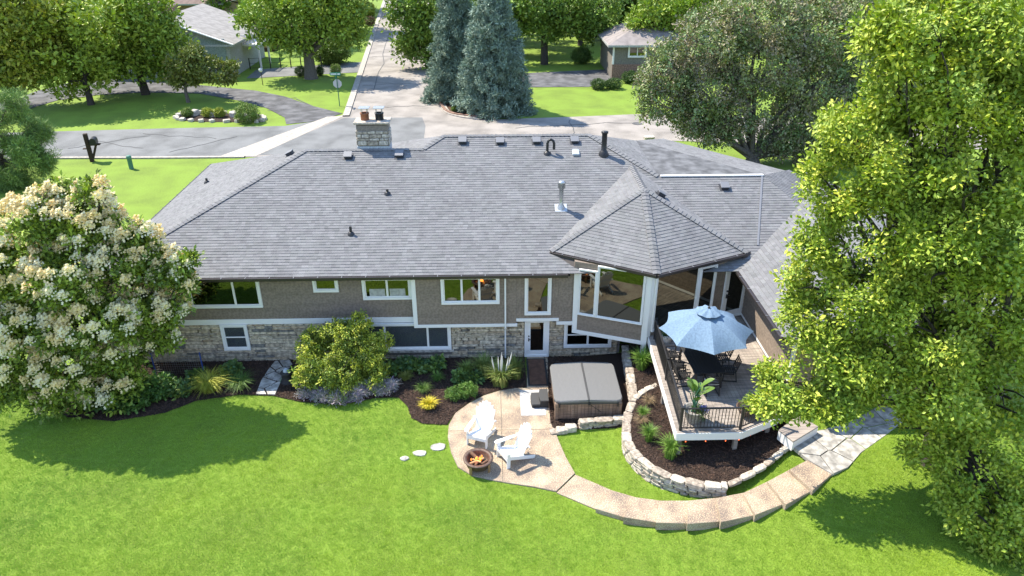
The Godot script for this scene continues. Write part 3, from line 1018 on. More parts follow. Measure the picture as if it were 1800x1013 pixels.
# a window whose casing fills rect r = [s0, y0, s1, y1]; splits are fractions where mullions stand
func window(parent: Node3D, a: Vector3, b: Vector3, r: Array, splits := [], opt := {}) -> MeshInstance3D:
	var bs = wbasis(a, b)
	var c = Vector3((r[0] + r[2]) * 0.5, (r[1] + r[3]) * 0.5, 0)
	var w: float = r[2] - r[0]
	var h: float = r[3] - r[1]
	var cw: float = opt.get("casing", 0.11)
	var s = st()
	box(s, Vector3(0, h * 0.5 - cw * 0.5, 0.045), Vector3(w, cw, 0.09), Basis(), 0.008)
	box(s, Vector3(0, -h * 0.5 + cw * 0.5, 0.05), Vector3(w, cw, 0.10), Basis(), 0.008)
	for sg in [-1.0, 1.0]:
		box(s, Vector3(sg * (w - cw) * 0.5, 0, 0.044), Vector3(cw, h - cw * 2.0, 0.088), Basis(), 0.008)
	var o = obj(opt.get("called", "window"), s, M.white, parent)
	c.z = 0.03
	o.transform = Transform3D(bs, Vector3(a.x, 0, a.z) + bs * c)
	var iw = w - cw * 2.0
	var ih = h - cw * 2.0
	var cuts = [0.0]
	cuts.append_array(splits)
	cuts.append(1.0)
	var fr = 0.045
	for i in cuts.size() - 1:
		var x0: float = -iw * 0.5 + cuts[i] * iw
		var x1: float = -iw * 0.5 + cuts[i + 1] * iw
		s = st()
		for sg in [-1.0, 1.0]:
			box(s, Vector3((x0 + x1) * 0.5, sg * (ih - fr) * 0.5, 0.032), Vector3(x1 - x0, fr, 0.05), Basis(), 0.006)
			box(s, Vector3((x0 + fr * 0.5) if sg < 0 else (x1 - fr * 0.5), 0, 0.031), Vector3(fr, ih - fr * 2.0, 0.048), Basis(), 0.006)
		if opt.get("hung", false):
			box(s, Vector3((x0 + x1) * 0.5, 0, 0.034), Vector3(x1 - x0 - fr * 2.0, 0.05, 0.05), Basis(), 0.006)
		obj("sash", s, M.white, o)
		s = st()
		box(s, Vector3((x0 + x1) * 0.5, 0, 0.022), Vector3(x1 - x0 - fr * 2.0, ih - fr * 2.0, 0.006))
		var blinds: bool = opt.get("blinds", false)
		obj("pane", s, M.clear_glass if blinds else M.glass, o)
		if blinds:
			s = st()
			var y = -ih * 0.5 + fr
			while y < ih * 0.5 - fr:
				box(s, Vector3((x0 + x1) * 0.5, y + 0.02, 0.008), Vector3(x1 - x0 - fr * 2.0, 0.034, 0.004), Basis(Vector3.RIGHT, 0.5))
				y += 0.05
			obj("blind", s, M.blind, o)
	return o
func wbar(parent: Node3D, a: Vector3, b: Vector3, r: Array, proud: float, m: Material, called := "trim") -> void:
	var bs = wbasis(a, b)
	var s = st()
	box(s, Vector3.ZERO, Vector3(r[2] - r[0], r[3] - r[1], proud + 0.06), Basis(), 0.008)
	var o = obj(called, s, m, parent)
	o.transform = Transform3D(bs, Vector3(a.x, 0, a.z) + bs * Vector3((r[0] + r[2]) * 0.5, (r[1] + r[3]) * 0.5, (proud - 0.06) * 0.5))
var plank: ArrayMesh
func siding(parent: Node3D, a: Vector3, b: Vector3, s0: float, s1: float, y0: float, y1: float) -> void:
	if plank == null:
		var s = st()
		box(s, Vector3.ZERO, Vector3.ONE)
		s.generate_normals()
		plank = s.commit()
	var bs = wbasis(a, b)
	var y = y0
	while y < y1 - 0.02:
		var h = minf(0.19, y1 - y)
		var x = s0
		while x < s1 - 0.001:
			var l = rng.randf_range(0.9, 2.4)
			if s1 - x - l < 0.4: l = s1 - x
			inst("siding_board", plank, M["siding%d" % (rng.randi() % 3)], parent, Transform3D(bs * Basis(Vector3.RIGHT, -0.075) * Basis.from_scale(Vector3(l - 0.006, h + 0.012, 0.014)), Vector3(a.x, 0, a.z) + bs * Vector3(x + l * 0.5, y + h * 0.5, 0.016)))
			x += l
		y += h
func ledge_stone(parent: Node3D, a: Vector3, b: Vector3, s0: float, s1: float, y0: float, y1: float, holes: Array, most := 290) -> void:
	var bs = wbasis(a, b)
	var list = []
	var y = y0
	while y < y1 - 0.03:
		var h: float = minf([0.09, 0.12, 0.12, 0.15, 0.19][rng.randi() % 5], y1 - y)
		var x = s0
		while x < s1 - 0.02:
			var l = minf(rng.randf_range(0.3, 0.95), s1 - x)
			if s1 - x - l < 0.15: l = s1 - x
			var parts = [[x, x + l]]
			for hl in holes:
				if y + h <= hl[1] + 0.01 or y >= hl[3] - 0.01: continue
				var nxt = []
				for q in parts:
					if q[1] <= hl[0] or q[0] >= hl[2]: nxt.append(q); continue
					if q[0] < hl[0] - 0.05: nxt.append([q[0], hl[0]])
					if q[1] > hl[2] + 0.05: nxt.append([hl[2], q[1]])
				parts = nxt
			for q in parts:
				if h > 0.13 and rng.randf() < 0.45:
					list.append([q[0], y, q[1] - q[0], h * 0.5]); list.append([q[0], y + h * 0.5, q[1] - q[0], h * 0.5])
				else: list.append([q[0], y, q[1] - q[0], h])
			x += l
		y += h
	list.sort_custom(func(p, q): return p[2] * p[3] > q[2] * q[3])
	var rest = {}
	for i in list.size():
		var q: Array = list[i]
		var pr = rng.randf_range(0.03, 0.06)
		var m = rng.randi() % 12
		m = [0, 0, 1, 1, 2, 2, 4, 5, 0, 1, 3, 2][m]
		var tf = Transform3D(bs * Basis.from_scale(Vector3(q[2] - 0.012, q[3] - 0.012, pr * 2.0)), Vector3(a.x, 0, a.z) + bs * Vector3(q[0] + q[2] * 0.5, q[1] + q[3] * 0.5, 0.0))
		var rk: Mesh = rocks[rng.randi() % 5]
		if i < most: inst("stone", rk, M["ledge%d" % m], parent, tf)
		else:
			if not rest.has(m): rest[m] = SurfaceTool.new()
			rest[m].append_from(rk, 0, tf)
	for m in rest: inst("small_stones", rest[m].commit(), M["ledge%d" % m], parent).set_meta("kind", "stuff")
func body(parent: Node3D, called: String, poly: Array, y0: float, y1: float, m: Material) -> void:
	var s = st()
	var top = []
	for p in poly: top.append(Vector3(p[0], y1, p[1]))
	prism(s, top, y1 - y0)
	obj(called, s, m, parent)
func gutter(parent: Node3D, p: Vector3, q: Vector3, out: Vector3) -> void:
	var s = st()
	bar(s, p + out * 0.06 + Vector3.DOWN * 0.06, q + out * 0.06 + Vector3.DOWN * 0.06, 0.11, 0.11, 0.01)
	bar(s, p + Vector3.DOWN * 0.09, q + Vector3.DOWN * 0.09, 0.03, 0.2, 0.0)
	var g = obj("gutter", s, M.gutter, parent)
	var n = int(p.distance_to(q) / 0.95)
	for i in n:
		s = st()
		box(s, p.lerp(q, (i + 0.5) / n) + out * 0.075 + Vector3.UP * 0.005, Vector3(0.03, 0.014, 0.12), Basis(out.cross(Vector3.UP), Vector3.UP, out))
		obj("gutter_clip", s, M.vent_top, g)
func slope_basis() -> Basis:
	var n = Vector3(0, 1, PIT).normalized()
	return Basis(Vector3.RIGHT, n, Vector3.RIGHT.cross(n))
func box_vent(px: float, py: float, called := "roof_vent", d := Vector3(0, 1, PIT), at = null) -> void:
	var p: Vector3
	if at != null: p = at
	else:
		var r = ray(px, py)
		var n0 = Vector3(0, 1, PIT)
		p = Vector3(0, CH, 0) + r * ((rp(0, -30) - Vector3(0, CH, 0)).dot(n0) / r.dot(n0))
	var n = d.normalized()
	var x = Vector3.UP.cross(n).normalized()
	var b = Basis(x, n, x.cross(n))
	var s = st()
	box(s, Vector3(0, 0.02, 0), Vector3(0.46, 0.02, 0.46))
	box(s, Vector3(0, 0.09, 0.0), Vector3(0.34, 0.15, 0.34), Basis(), 0.02)
	var o = obj(called, s, M.vent, hs)
	o.transform = Transform3D(b, p)
	s = st()
	box(s, Vector3(0, 0.178, 0.0), Vector3(0.40, 0.03, 0.38), Basis(Vector3.RIGHT, 0.06), 0.01)
	obj("hood", s, M.vent_top, o)
func on_roof(px: float, py: float) -> Vector3:
	var r = ray(px, py)
	var n = Vector3(0, 1, PIT)
	return Vector3(0, CH, 0) + r * ((rp(0, -30) - Vector3(0, CH, 0)).dot(n) / r.dot(n))
func house() -> void:
	hs = thing("house", "long two level house with grey shingled hip roofs, taupe siding and ledge stone", "house", Vector3.ZERO)
	var fz = -27.85
	var bz = -27.55
	var A = Vector3(-15.9, 0, fz)
	var B = Vector3(5.6, 0, fz)
	var C = Vector3(-3.42, 0, bz)
	var D = Vector3(3.4, 0, bz)
	# solid bodies behind the cladding
	body(hs, "lower_wall", [[-15.9, fz], [5.6, fz], [5.6, -41.7], [-15.9, -41.7]], -0.4, 2.0, M.mortar)
	body(hs, "upper_wall", [[-15.9, fz], [9.2, fz], [9.2, -29.2], [11.0, -29.2], [11.0, -38.0], [6.0, -41.7], [-15.9, -41.7]], 2.003, 4.42, M.siding0)
	body(hs, "bump_out", [[-3.42, bz], [0.95, bz], [0.95, fz + 0.01], [-3.42, fz + 0.01]], 1.8, 4.4, M.siding0)
	body(hs, "bump_out", [[0.953, bz], [2.75, bz], [2.75, fz + 0.01], [0.953, fz + 0.01]], 2.05, 4.4, M.siding0)
	body(hs, "bump_out", [[2.753, bz], [3.4, bz], [3.4, fz + 0.01], [2.753, fz + 0.01]], 1.9, 4.4, M.siding0)
	# siding and trim
	siding(hs, A, B, 0.0, 12.48, 2.15, 4.4)
	siding(hs, C, D, 0.0, 4.37, 1.9, 4.4)
	siding(hs, C, D, 4.37, 6.17, 2.15, 4.4)
	siding(hs, C, D, 6.17, 6.75, 2.0, 4.4)
	wbar(hs, A, B, [0.0, 1.9, 12.48, 2.16], 0.05, M.white)
	wbar(hs, C, D, [-0.05, 1.78, 4.42, 1.93], 0.05, M.white)
	wbar(hs, C, D, [4.37, 2.03, 6.22, 2.18], 0.055, M.white)
	wbar(hs, C, D, [6.12, 1.84, 6.86, 2.0], 0.05, M.white)
	wbar(hs, C, D, [-0.06, 1.93, 0.12, 4.4], 0.05, M.white)
	var s = st()
	box(s, Vector3(-3.45, 3.1, (bz + fz) * 0.5), Vector3(0.04, 2.6, 0.32))
	obj("trim", s, M.white, hs)
	# windows of the upper floor
	window(hs, A, B, px_rect(A, B, [296, 487, 459, 540]), [0.22, 0.72])
	window(hs, A, B, px_rect(A, B, [550, 486, 595, 512]))
	var wc = window(hs, A, B, px_rect(A, B, [637, 486, 724, 525]), [0.5])
	for sg in [-1.0, 1.0]:   # white cafe shades over the lower half
		var cs = st()
		box(cs, Vector3(sg * 0.43, -0.24, 0.0265), Vector3(0.66, 0.42, 0.002))
		obj("cafe_shade", cs, M.pale_siding, wc)
	window(hs, C, D, px_rect(C, D, [775, 484, 878, 533]), [0.34, 0.67])
	window(hs, C, D, px_rect(C, D, [922, 482, 969, 552]))
	# lower floor: stone, windows with blinds, door
	var w1 = px_rect(A, B, [391, 569, 438, 614])
	var w2 = px_rect(A, B, [610, 566, 793, 614])
	w2[3] = 1.88
	var dr = px_rect(A, B, [922, 561, 965, 627])
	dr[1] = 0.06
	var w3 = px_rect(A, B, [991, 575, 1075, 609])
	w3[3] += 0.3
	window(hs, A, B, w1, [], {"blinds": true, "hung": true})
	window(hs, A, B, w2, [0.36, 0.79], {"blinds": true})
	window(hs, A, B, w3, [0.5], {"hung": true})
	var sill = [w2[0] - 0.05, w2[1] - 0.14, w2[2] + 0.1, w2[1] - 0.003]
	wbar(hs, A, B, sill, 0.10, M.limestone2, "stone_sill")
	ledge_stone(hs, A, B, 0.0, 21.4, -0.05, 1.89, [w1, [w2[0], w2[1] - 0.14, w2[2], w2[3]], dr, w3])
	var door = window(hs, A, B, dr, [], {"called": "door", "casing": 0.10})
	s = st()
	box(s, Vector3(0, -(dr[3] - dr[1]) * 0.5 + 0.2, 0.035), Vector3(dr[2] - dr[0] - 0.2, 0.22, 0.05), Basis(), 0.006)
	for sg in [-1.0, 1.0]: box(s, Vector3(sg * ((dr[2] - dr[0]) * 0.5 - 0.18), 0.1, 0.036), Vector3(0.16, dr[3] - dr[1] - 0.45, 0.05), Basis(), 0.006)
	obj("door_leaf", s, M.white, door)
	s = st()
	box(s, Vector3(-0.36, -0.05, 0.08), Vector3(0.05, 0.16, 0.04), Basis(), 0.01)
	box(s, Vector3(-0.31, -0.02, 0.12), Vector3(0.13, 0.025, 0.025), Basis(), 0.006)
	box(s, Vector3(-0.36, 0.13, 0.08), Vector3(0.06, 0.06, 0.05), Basis(), 0.015)
	obj("handle", s, M.black_metal, door)
	# downspout
	s = st()
	var dx = gz(888, 500, bz).x
	bar(s, Vector3(dx, 4.3, bz + 0.1), Vector3(dx, 1.75, bz + 0.1), 0.09, 0.07, 0.012)
	bar(s, Vector3(dx, 1.75, bz + 0.1), Vector3(dx, 1.55, fz + 0.13), 0.09, 0.07, 0.012)
	bar(s, Vector3(dx, 1.55, fz + 0.13), Vector3(dx, 0.05, fz + 0.13), 0.09, 0.07, 0.012)
	obj("downspout", s, M.white, hs)
	# --- bay: two glazed walls meeting at an outward corner ---
	var P0 = Vector3(3.4, 0, bz)
	var P1 = Vector3(6.42, 0, -26.41)
	var P2 = Vector3(11.02, 0, -28.2)
	body(hs, "bay_wall", [[3.4, bz], [6.42, -26.41], [11.02, -28.2], [11.02, -30.5], [3.4, -30.5]], 1.45, 4.86, M.siding0)
	var L = P0.distance_to(P1)
	wbar(hs, P0, P1, [0.0, 1.43, L + 0.03, 1.62], 0.05, M.white)
	siding(hs, P0, P1, 0.2, L - 0.2, 1.62, 2.42)
	wbar(hs, P0, P1, [0.0, 1.623, 0.21, 4.45], 0.049, M.white)
	wbar(hs, P0, P1, [L - 0.22, 1.623, L + 0.03, 4.86], 0.049, M.white)
	var ms = on_wall(1049, 520, P0, P1).x
	window(hs, P0, P1, [0.213, 2.42, ms, 4.6], [], {"casing": 0.05})
	window(hs, P0, P1, [ms + 0.003, 2.42, L - 0.223, 4.86], [], {"casing": 0.05})
	wbar(hs, P1, P2, [-0.02, 1.83, 0.16, 4.86], 0.05, M.white)
	var q1 = on_wall(1224, 520, P1, P2).x
	var q2 = on_wall(1252, 520, P1, P2).x
	var q3 = on_wall(1269, 520, P1, P2).x
	var q4 = on_wall(1309, 520, P1, P2).x
	window(hs, P1, P2, [0.163, 2.08, q1, 4.84], [], {"casing": 0.07})
	window(hs, P1, P2, [q1 + 0.003, 2.08, q2, 4.7], [], {"casing": 0.07})
	siding(hs, P1, P2, q2 + 0.003, q3 - 0.003, 1.9, 4.7)
	var d2 = window(hs, P1, P2, [q3, 1.9, q4, 4.45], [], {"called": "door", "casing": 0.09})
	s = st()
	var dw = q4 - q3
	for sg in [-1.0, 1.0]: box(s, Vector3(sg * (dw * 0.5 - 0.16), 0, 0.036), Vector3(0.15, 2.3, 0.05), Basis(), 0.006)
	box(s, Vector3(0, -1.06, 0.035), Vector3(dw - 0.47, 0.25, 0.05), Basis(), 0.006)
	obj("door_leaf", s, M.white, d2)
	s = st()
	box(s, Vector3(-dw * 0.5 + 0.17, -0.15, 0.08), Vector3(0.06, 0.2, 0.05), Basis(), 0.01)
	box(s, Vector3(-dw * 0.5 + 0.22, -0.1, 0.12), Vector3(0.14, 0.03, 0.03), Basis(), 0.006)
	box(s, Vector3(-dw * 0.5 + 0.17, 0.1, 0.08), Vector3(0.07, 0.07, 0.05), Basis(), 0.015)
	obj("handle", s, M.black_metal, d2)
	s = st()
	bar(s, Vector3(6.36, 1.45, -26.5), Vector3(6.36, 0.4, -26.5), 0.2, 0.2, 0.01)
	obj("bay_post", s, M.white, hs)
	# --- right wing ---
	var W0 = Vector3(11.0, 0, -28.3)
	var W1 = Vector3(11.0, 0, -22.5)
	body(hs, "wing_wall", [[11.0, -29.0], [11.0, -22.5], [19.5, -22.5], [19.5, -34.0], [11.0, -34.0]], 0.6, 4.43, M.siding0)
	# outward side of this wall is towards the deck, so it runs from the back to the front
	siding(hs, W0, W1, 0.1, 5.8, 2.0, 4.4)
	wbar(hs, W0, W1, [0.1, 1.86, 5.8, 2.0], 0.03, M.white)
	wbar(hs, W0, W1, [5.66, 2.0, 5.83, 4.4], 0.05, M.white)
	siding(hs, W1, Vector3(19.5, 0, -22.5), 0.16, 8.5, 1.2, 4.4)
	window(hs, W1, Vector3(19.5, 0, -22.5), [1.6, 2.3, 4.2, 3.9], [0.5])
	# --- roofs ---
	var X = Vector3.RIGHT
	var Z = Vector3.BACK
	roof_face(hs, [rp(-16.6, -27.25), rp(10.25, -27.25), rp(13.95, -30.95), rp(12.75, -32.85), rp(7.8, -32.85), rp(4.82, -35.8), rp(-2.38, -35.8), rp(-3.35, -34.85), rp(-9.0, -34.85)], X)
	roof_face(hs, [rp(-16.6, -27.25), rp(-9.0, -34.85), Vector3(-16.6, EAVE, -42.45)], Z)
	var k = 6.0
	var top2 = rp(-2.38, -35.8)
	var top1 = rp(-3.35, -34.85)
	roof_face(hs, [top1, top2, top2 + Vector3(-k, -PIT * k, -k), top1 + Vector3(-k, -PIT * k, -k)], Z)
	roof_face(hs, [rp(7.8, -32.85), rp(4.82, -35.8), Vector3(7.8, rp(0, -32.85).y, -38.78)], Z)
	s = st()   # slopes that face the street
	var rA = rp(-9.0, -34.85)
	quad(s, rA, top1, top1 + Vector3(-k, -PIT * k, -k), Vector3(-16.6, EAVE, -42.45), Vector3(0, 1, -1))
	var rB = rp(4.82, -35.8)
	quad(s, top2, rB, Vector3(10.6, rB.y - PIT * 5.9, -41.7), top2 + Vector3(-k, -PIT * k, -k), Vector3(0, 1, -1))
	obj("rear_roof", s, M.membrane, hs)
	var fy = rp(0, -32.85).y
	body(hs, "flat_roof", [[7.8, -32.85], [12.75, -32.85], [7.8, -38.78]], fy - 0.3, fy + 0.02, M.membrane)
	s = st()
	bar(s, Vector3(7.9, fy + 0.03, -32.83), Vector3(12.78, fy + 0.03, -32.83), 0.16, 0.06, 0.01)
	obj("edge_flashing", s, M.white, hs)
	s = st()
	var g = Vector3(0.77, 0, -0.64) * 2.4
	roof_face(hs, [Vector3(12.75, fy, -32.85), Vector3(7.8, fy, -38.78), Vector3(7.8, fy, -38.78) + g + Vector3.DOWN * 0.35, Vector3(12.75, fy, -32.85) + g + Vector3.DOWN * 0.35], Vector3(-4.95, 0, -5.93))
	roof_face(hs, [Vector3(12.75, fy, -32.85), rp(13.95, -30.95), Vector3(17.5, 5.2, -32.5), Vector3(12.75, fy, -32.85) + g + Vector3.DOWN * 0.35], Vector3(1, 0, 0.2))
	var wy = EAVE + PIT * 5.0
	roof_face(hs, [Vector3(10.25, EAVE, -21.9), Vector3(10.25, EAVE, -27.25), Vector3(15.25, wy, -32.25), Vector3(15.25, wy, -26.9)], Z)
	roof_face(hs, [Vector3(10.25, EAVE, -21.9), Vector3(20.25, EAVE, -21.9), Vector3(15.25, wy, -26.9)], X)
	roof_face(hs, [Vector3(20.25, EAVE, -21.9), Vector3(20.25, EAVE, -34.0), Vector3(15.25, wy, -34.0), Vector3(15.25, wy, -26.9)], Z)
	s = st()   # metal strip on the slope
	bar(s, rp(12.72, -32.8) + Vector3.UP * 0.035, rp(11.4, -28.6) + Vector3.UP * 0.035, 0.09, 0.02, 0.0, Vector3(0, 1, PIT))
	obj("roof_flashing", s, M.vent_top, hs)
	# bay roof
	var tl = Vector3(2.44, 4.95, -28.42)
	var tc = Vector3(6.52, 4.95, -26.08)
	var tr = Vector3(10.75, 4.95, -28.05)
	var ap = Vector3(6.65, 7.0, -30.35)
	var bk = Vector3(6.65, 7.02, -33.7)
	roof_face(hs, [tl, ap, bk], Z)
	roof_face(hs, [tl, tc, ap], tc - tl)
	roof_face(hs, [tc, tr, ap], tr - tc)
	roof_face(hs, [tr, bk, ap], Z)
	s = st()
	for pp in [[tl, tc], [tc, tr]]:
		tri(s, pp[0] + Vector3.DOWN * 0.08, pp[1] + Vector3.DOWN * 0.08, Vector3(6.5, 4.87, -29.6), Vector3.DOWN)
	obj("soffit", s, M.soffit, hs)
	s = st()   # sides of the bay roof over the lower slopes
	quad(s, tl + Vector3.DOWN * 0.02, Vector3(3.4, 4.93, -27.9), Vector3(3.4, 4.45, -27.4), Vector3(2.5, 4.6, -28.0), Vector3(-1, 0, 1))
	quad(s, tr + Vector3.DOWN * 0.02, Vector3(10.98, 4.93, -28.2), Vector3(10.98, 4.43, -27.9), Vector3(10.3, 4.43, -27.6), Vector3(0, 0, 1))
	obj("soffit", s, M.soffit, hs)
	gutter(hs, tl, tc, Vector3(-0.497, 0, 0.868))
	gutter(hs, tc, tr, Vector3(0.42, 0, 0.905))
	gutter(hs, rp(-16.6, -27.25), rp(3.1, -27.25), Z)
	gutter(hs, Vector3(-16.6, EAVE, -42.45), Vector3(-16.6, EAVE, -27.25), Vector3.LEFT)
	gutter(hs, Vector3(10.25, EAVE, -27.3), Vector3(10.25, EAVE, -21.9), Vector3.LEFT)
	gutter(hs, Vector3(10.25, EAVE, -21.9), Vector3(20.25, EAVE, -21.9), Z)
	s = st()
	box(s, Vector3(-6.6, EAVE - 0.12, -27.55), Vector3(19.6, 0.02, 0.58))
	box(s, Vector3(-16.25, EAVE - 0.12, -35.0), Vector3(0.66, 0.02, 14.8))
	box(s, Vector3(10.65, EAVE - 0.12, -24.9), Vector3(0.76, 0.02, 5.6))
	box(s, Vector3(15.3, EAVE - 0.12, -22.2), Vector3(9.6, 0.02, 0.55))
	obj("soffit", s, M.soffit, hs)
	# hips and ridges
	var nf = Vector3(0, 1, PIT).normalized()
	var nl = Vector3(-PIT, 1, 0).normalized()
	var nr = Vector3(PIT, 1, 0).normalized()
	var nb = Vector3(0, 1, -PIT).normalized()
	caps(hs, rp(-16.6, -27.25), rp(-9.0, -34.85), nf, nl)
	caps(hs, rp(-9.0, -34.85), top1, nf, nb)
	caps(hs, top1, top2, nf, nl)
	caps(hs, top2, rp(4.82, -35.8), nf, nb)
	caps(hs, rp(7.8, -32.85), rp(4.82, -35.8), nf, nr)
	var n1 = (tc - tl).cross(ap - tl).normalized()
	if n1.y < 0: n1 = -n1
	var n2 = (tr - tc).cross(ap - tc).normalized()
	if n2.y < 0: n2 = -n2
	var n0 = Vector3(-0.487, 1, 0).normalized()
	var n3 = Vector3(0.5, 1, 0).normalized()
	caps(hs, tl, ap, n0, n1)
	caps(hs, tc, ap, n1, n2)
	caps(hs, tr, ap, n2, n3)
	caps(hs, ap, bk, n0, n3)
	caps(hs, Vector3(10.25, EAVE, -21.9), Vector3(15.25, wy, -26.9), nf, nl)
	caps(hs, Vector3(15.25, wy, -26.9), Vector3(15.25, wy, -32.25), nl, nr)
	# vents and pipes
	for q in [[612, 276], [702, 274], [813, 250], [879, 251], [943, 250], [1010, 249]]: box_vent(q[0], q[1])
	box_vent(1273, 330)
	box_vent(0, 0, "roof_vent", n3, tr.lerp(bk, 0.5).lerp(ap, 0.62))
	box_vent(0, 0, "roof_vent", nl, Vector3(-9.9, 7.15, -35.3))
	s = st()
	box(s, Vector3(0, 0.06, 0), Vector3(0.34, 0.12, 0.4), Basis(), 0.02)
	var wv = obj("white_vent", s, M.lead, hs)
	wv.transform = Transform3D(slope_basis(), on_roof(1012, 270))
	for q in [[681, 341, 0.22], [617, 412, 0.36], [359, 332, 0.25]]:
		s = st()
		var p = on_roof(q[0], q[1])
		if q[0] == 359: p = Vector3(-15.0, EAVE + PIT * 1.6, -37.2)
		tube(s, [p - Vector3.UP * 0.05, p + Vector3.UP * q[2]], [0.06], 10)
		lathe(s, p + Vector3.UP * 0.02, [[0.16, -0.04], [0.12, 0.06], [0.06, 0.1]], 12)
		obj("vent_pipe", s, M.black_metal, hs)
	var p = on_roof(1061, 272)
	s = st()
	lathe(s, p, [[0.26, -0.08], [0.24, 0.06], [0.15, 0.22], [0.13, 0.24], [0.13, 1.05], [0.17, 1.06], [0.17, 1.14], [0.0, 1.15]], 16)
	obj("stack_pipe", s, M.black_metal, hs)
	p = on_roof(962, 270)
	s = st()
	tube(s, [p, p + Vector3(0, 0.5, 0), p + Vector3(0.04, 0.62, 0), p + Vector3(0.16, 0.7, 0), p + Vector3(0.28, 0.62, 0), p + Vector3(0.32, 0.5, 0), p + Vector3(0.32, 0.2, 0)], [0.065], 10)
	lathe(s, p, [[0.2, -0.06], [0.17, 0.06], [0.07, 0.12]], 12)
	obj("gooseneck_pipe", s, M.black_metal, hs)
	p = on_roof(986, 366)
	s = st()
	lathe(s, p, [[0.2, -0.08], [0.16, 0.1], [0.1, 0.2], [0.1, 0.95], [0.17, 0.96], [0.17, 1.2], [0.19, 1.21], [0.1, 1.28], [0.0, 1.29]], 18)
	var fp = obj("flue_pipe", s, M.galv, hs)
	s = st()
	box(s, Vector3(0, 0.02, 0), Vector3(0.55, 0.015, 0.5))
	var fb = obj("flashing", s, M.lead, fp)
	fb.transform = Transform3D(slope_basis(), p)
	# chimney
	var cx = -5.75
	var cz = -35.35
	s = st()
	box(s, Vector3(cx, 7.74, cz), Vector3(1.5, 1.9, 0.86))
	var ch = obj("chimney", s, M.mortar, hs)
	s = st()
	box(s, Vector3(cx, 7.42, cz + 0.02), Vector3(1.56, 0.5, 0.9))
	obj("flashing", s, M.lead, ch)
	var f0 = Vector3(cx - 0.75, 0, cz + 0.43)
	for wall in [[f0, Vector3(cx + 0.75, 0, cz + 0.43), 1.5], [Vector3(cx + 0.75, 0, cz + 0.43), Vector3(cx + 0.75, 0, cz - 0.43), 0.86], [Vector3(cx - 0.75, 0, cz - 0.43), f0, 0.86]]:
		var y = 7.7
		for h in [0.24, 0.13, 0.2, 0.15]:
			var x = 0.0
			while x < wall[2] - 0.02:
				var l = minf(rng.randf_range(0.2, 0.6), wall[2] - x)
				if wall[2] - x - l < 0.15: l = wall[2] - x
				var bs = wbasis(wall[0], wall[1])
				inst("stone", rocks[rng.randi() % 5], M["limestone2"] if rng.randf() < 0.7 else M.ledge5, ch, Transform3D(bs * Basis.from_scale(Vector3(l - 0.035, h - 0.03, 0.12)), wall[0] + bs * Vector3(x + l * 0.5, y + h * 0.5, 0.0)))
				x += l
			y += h
	s = st()
	box(s, Vector3(cx, 8.8, cz), Vector3(1.72, 0.11, 1.06), Basis(), 0.03)
	obj("cap", s, M.limestone0, ch)
	for q in [[-0.36, "terracotta"], [0.34, "black_metal"]]:
		s = st()
		lathe(s, Vector3(cx + q[0], 8.86, cz), [[0.2, 0.0], [0.2, 0.28], [0.22, 0.28], [0.22, 0.34], [0.15, 0.34], [0.15, 0.1]], 14)
		obj("flue", s, M[q[1]], ch)
		s = st()
		for a in 4: bar(s, Vector3(cx + q[0] + 0.17 * cos(a * PI / 2 + 0.78), 9.18, cz + 0.17 * sin(a * PI / 2 + 0.78)), Vector3(cx + q[0] + 0.2 * cos(a * PI / 2 + 0.78), 9.42, cz + 0.2 * sin(a * PI / 2 + 0.78)), 0.02, 0.02)
		box(s, Vector3(cx + q[0], 9.44, cz), Vector3(0.52, 0.03, 0.5), Basis(), 0.01)
		obj("flue_cap", s, M.galv, ch)
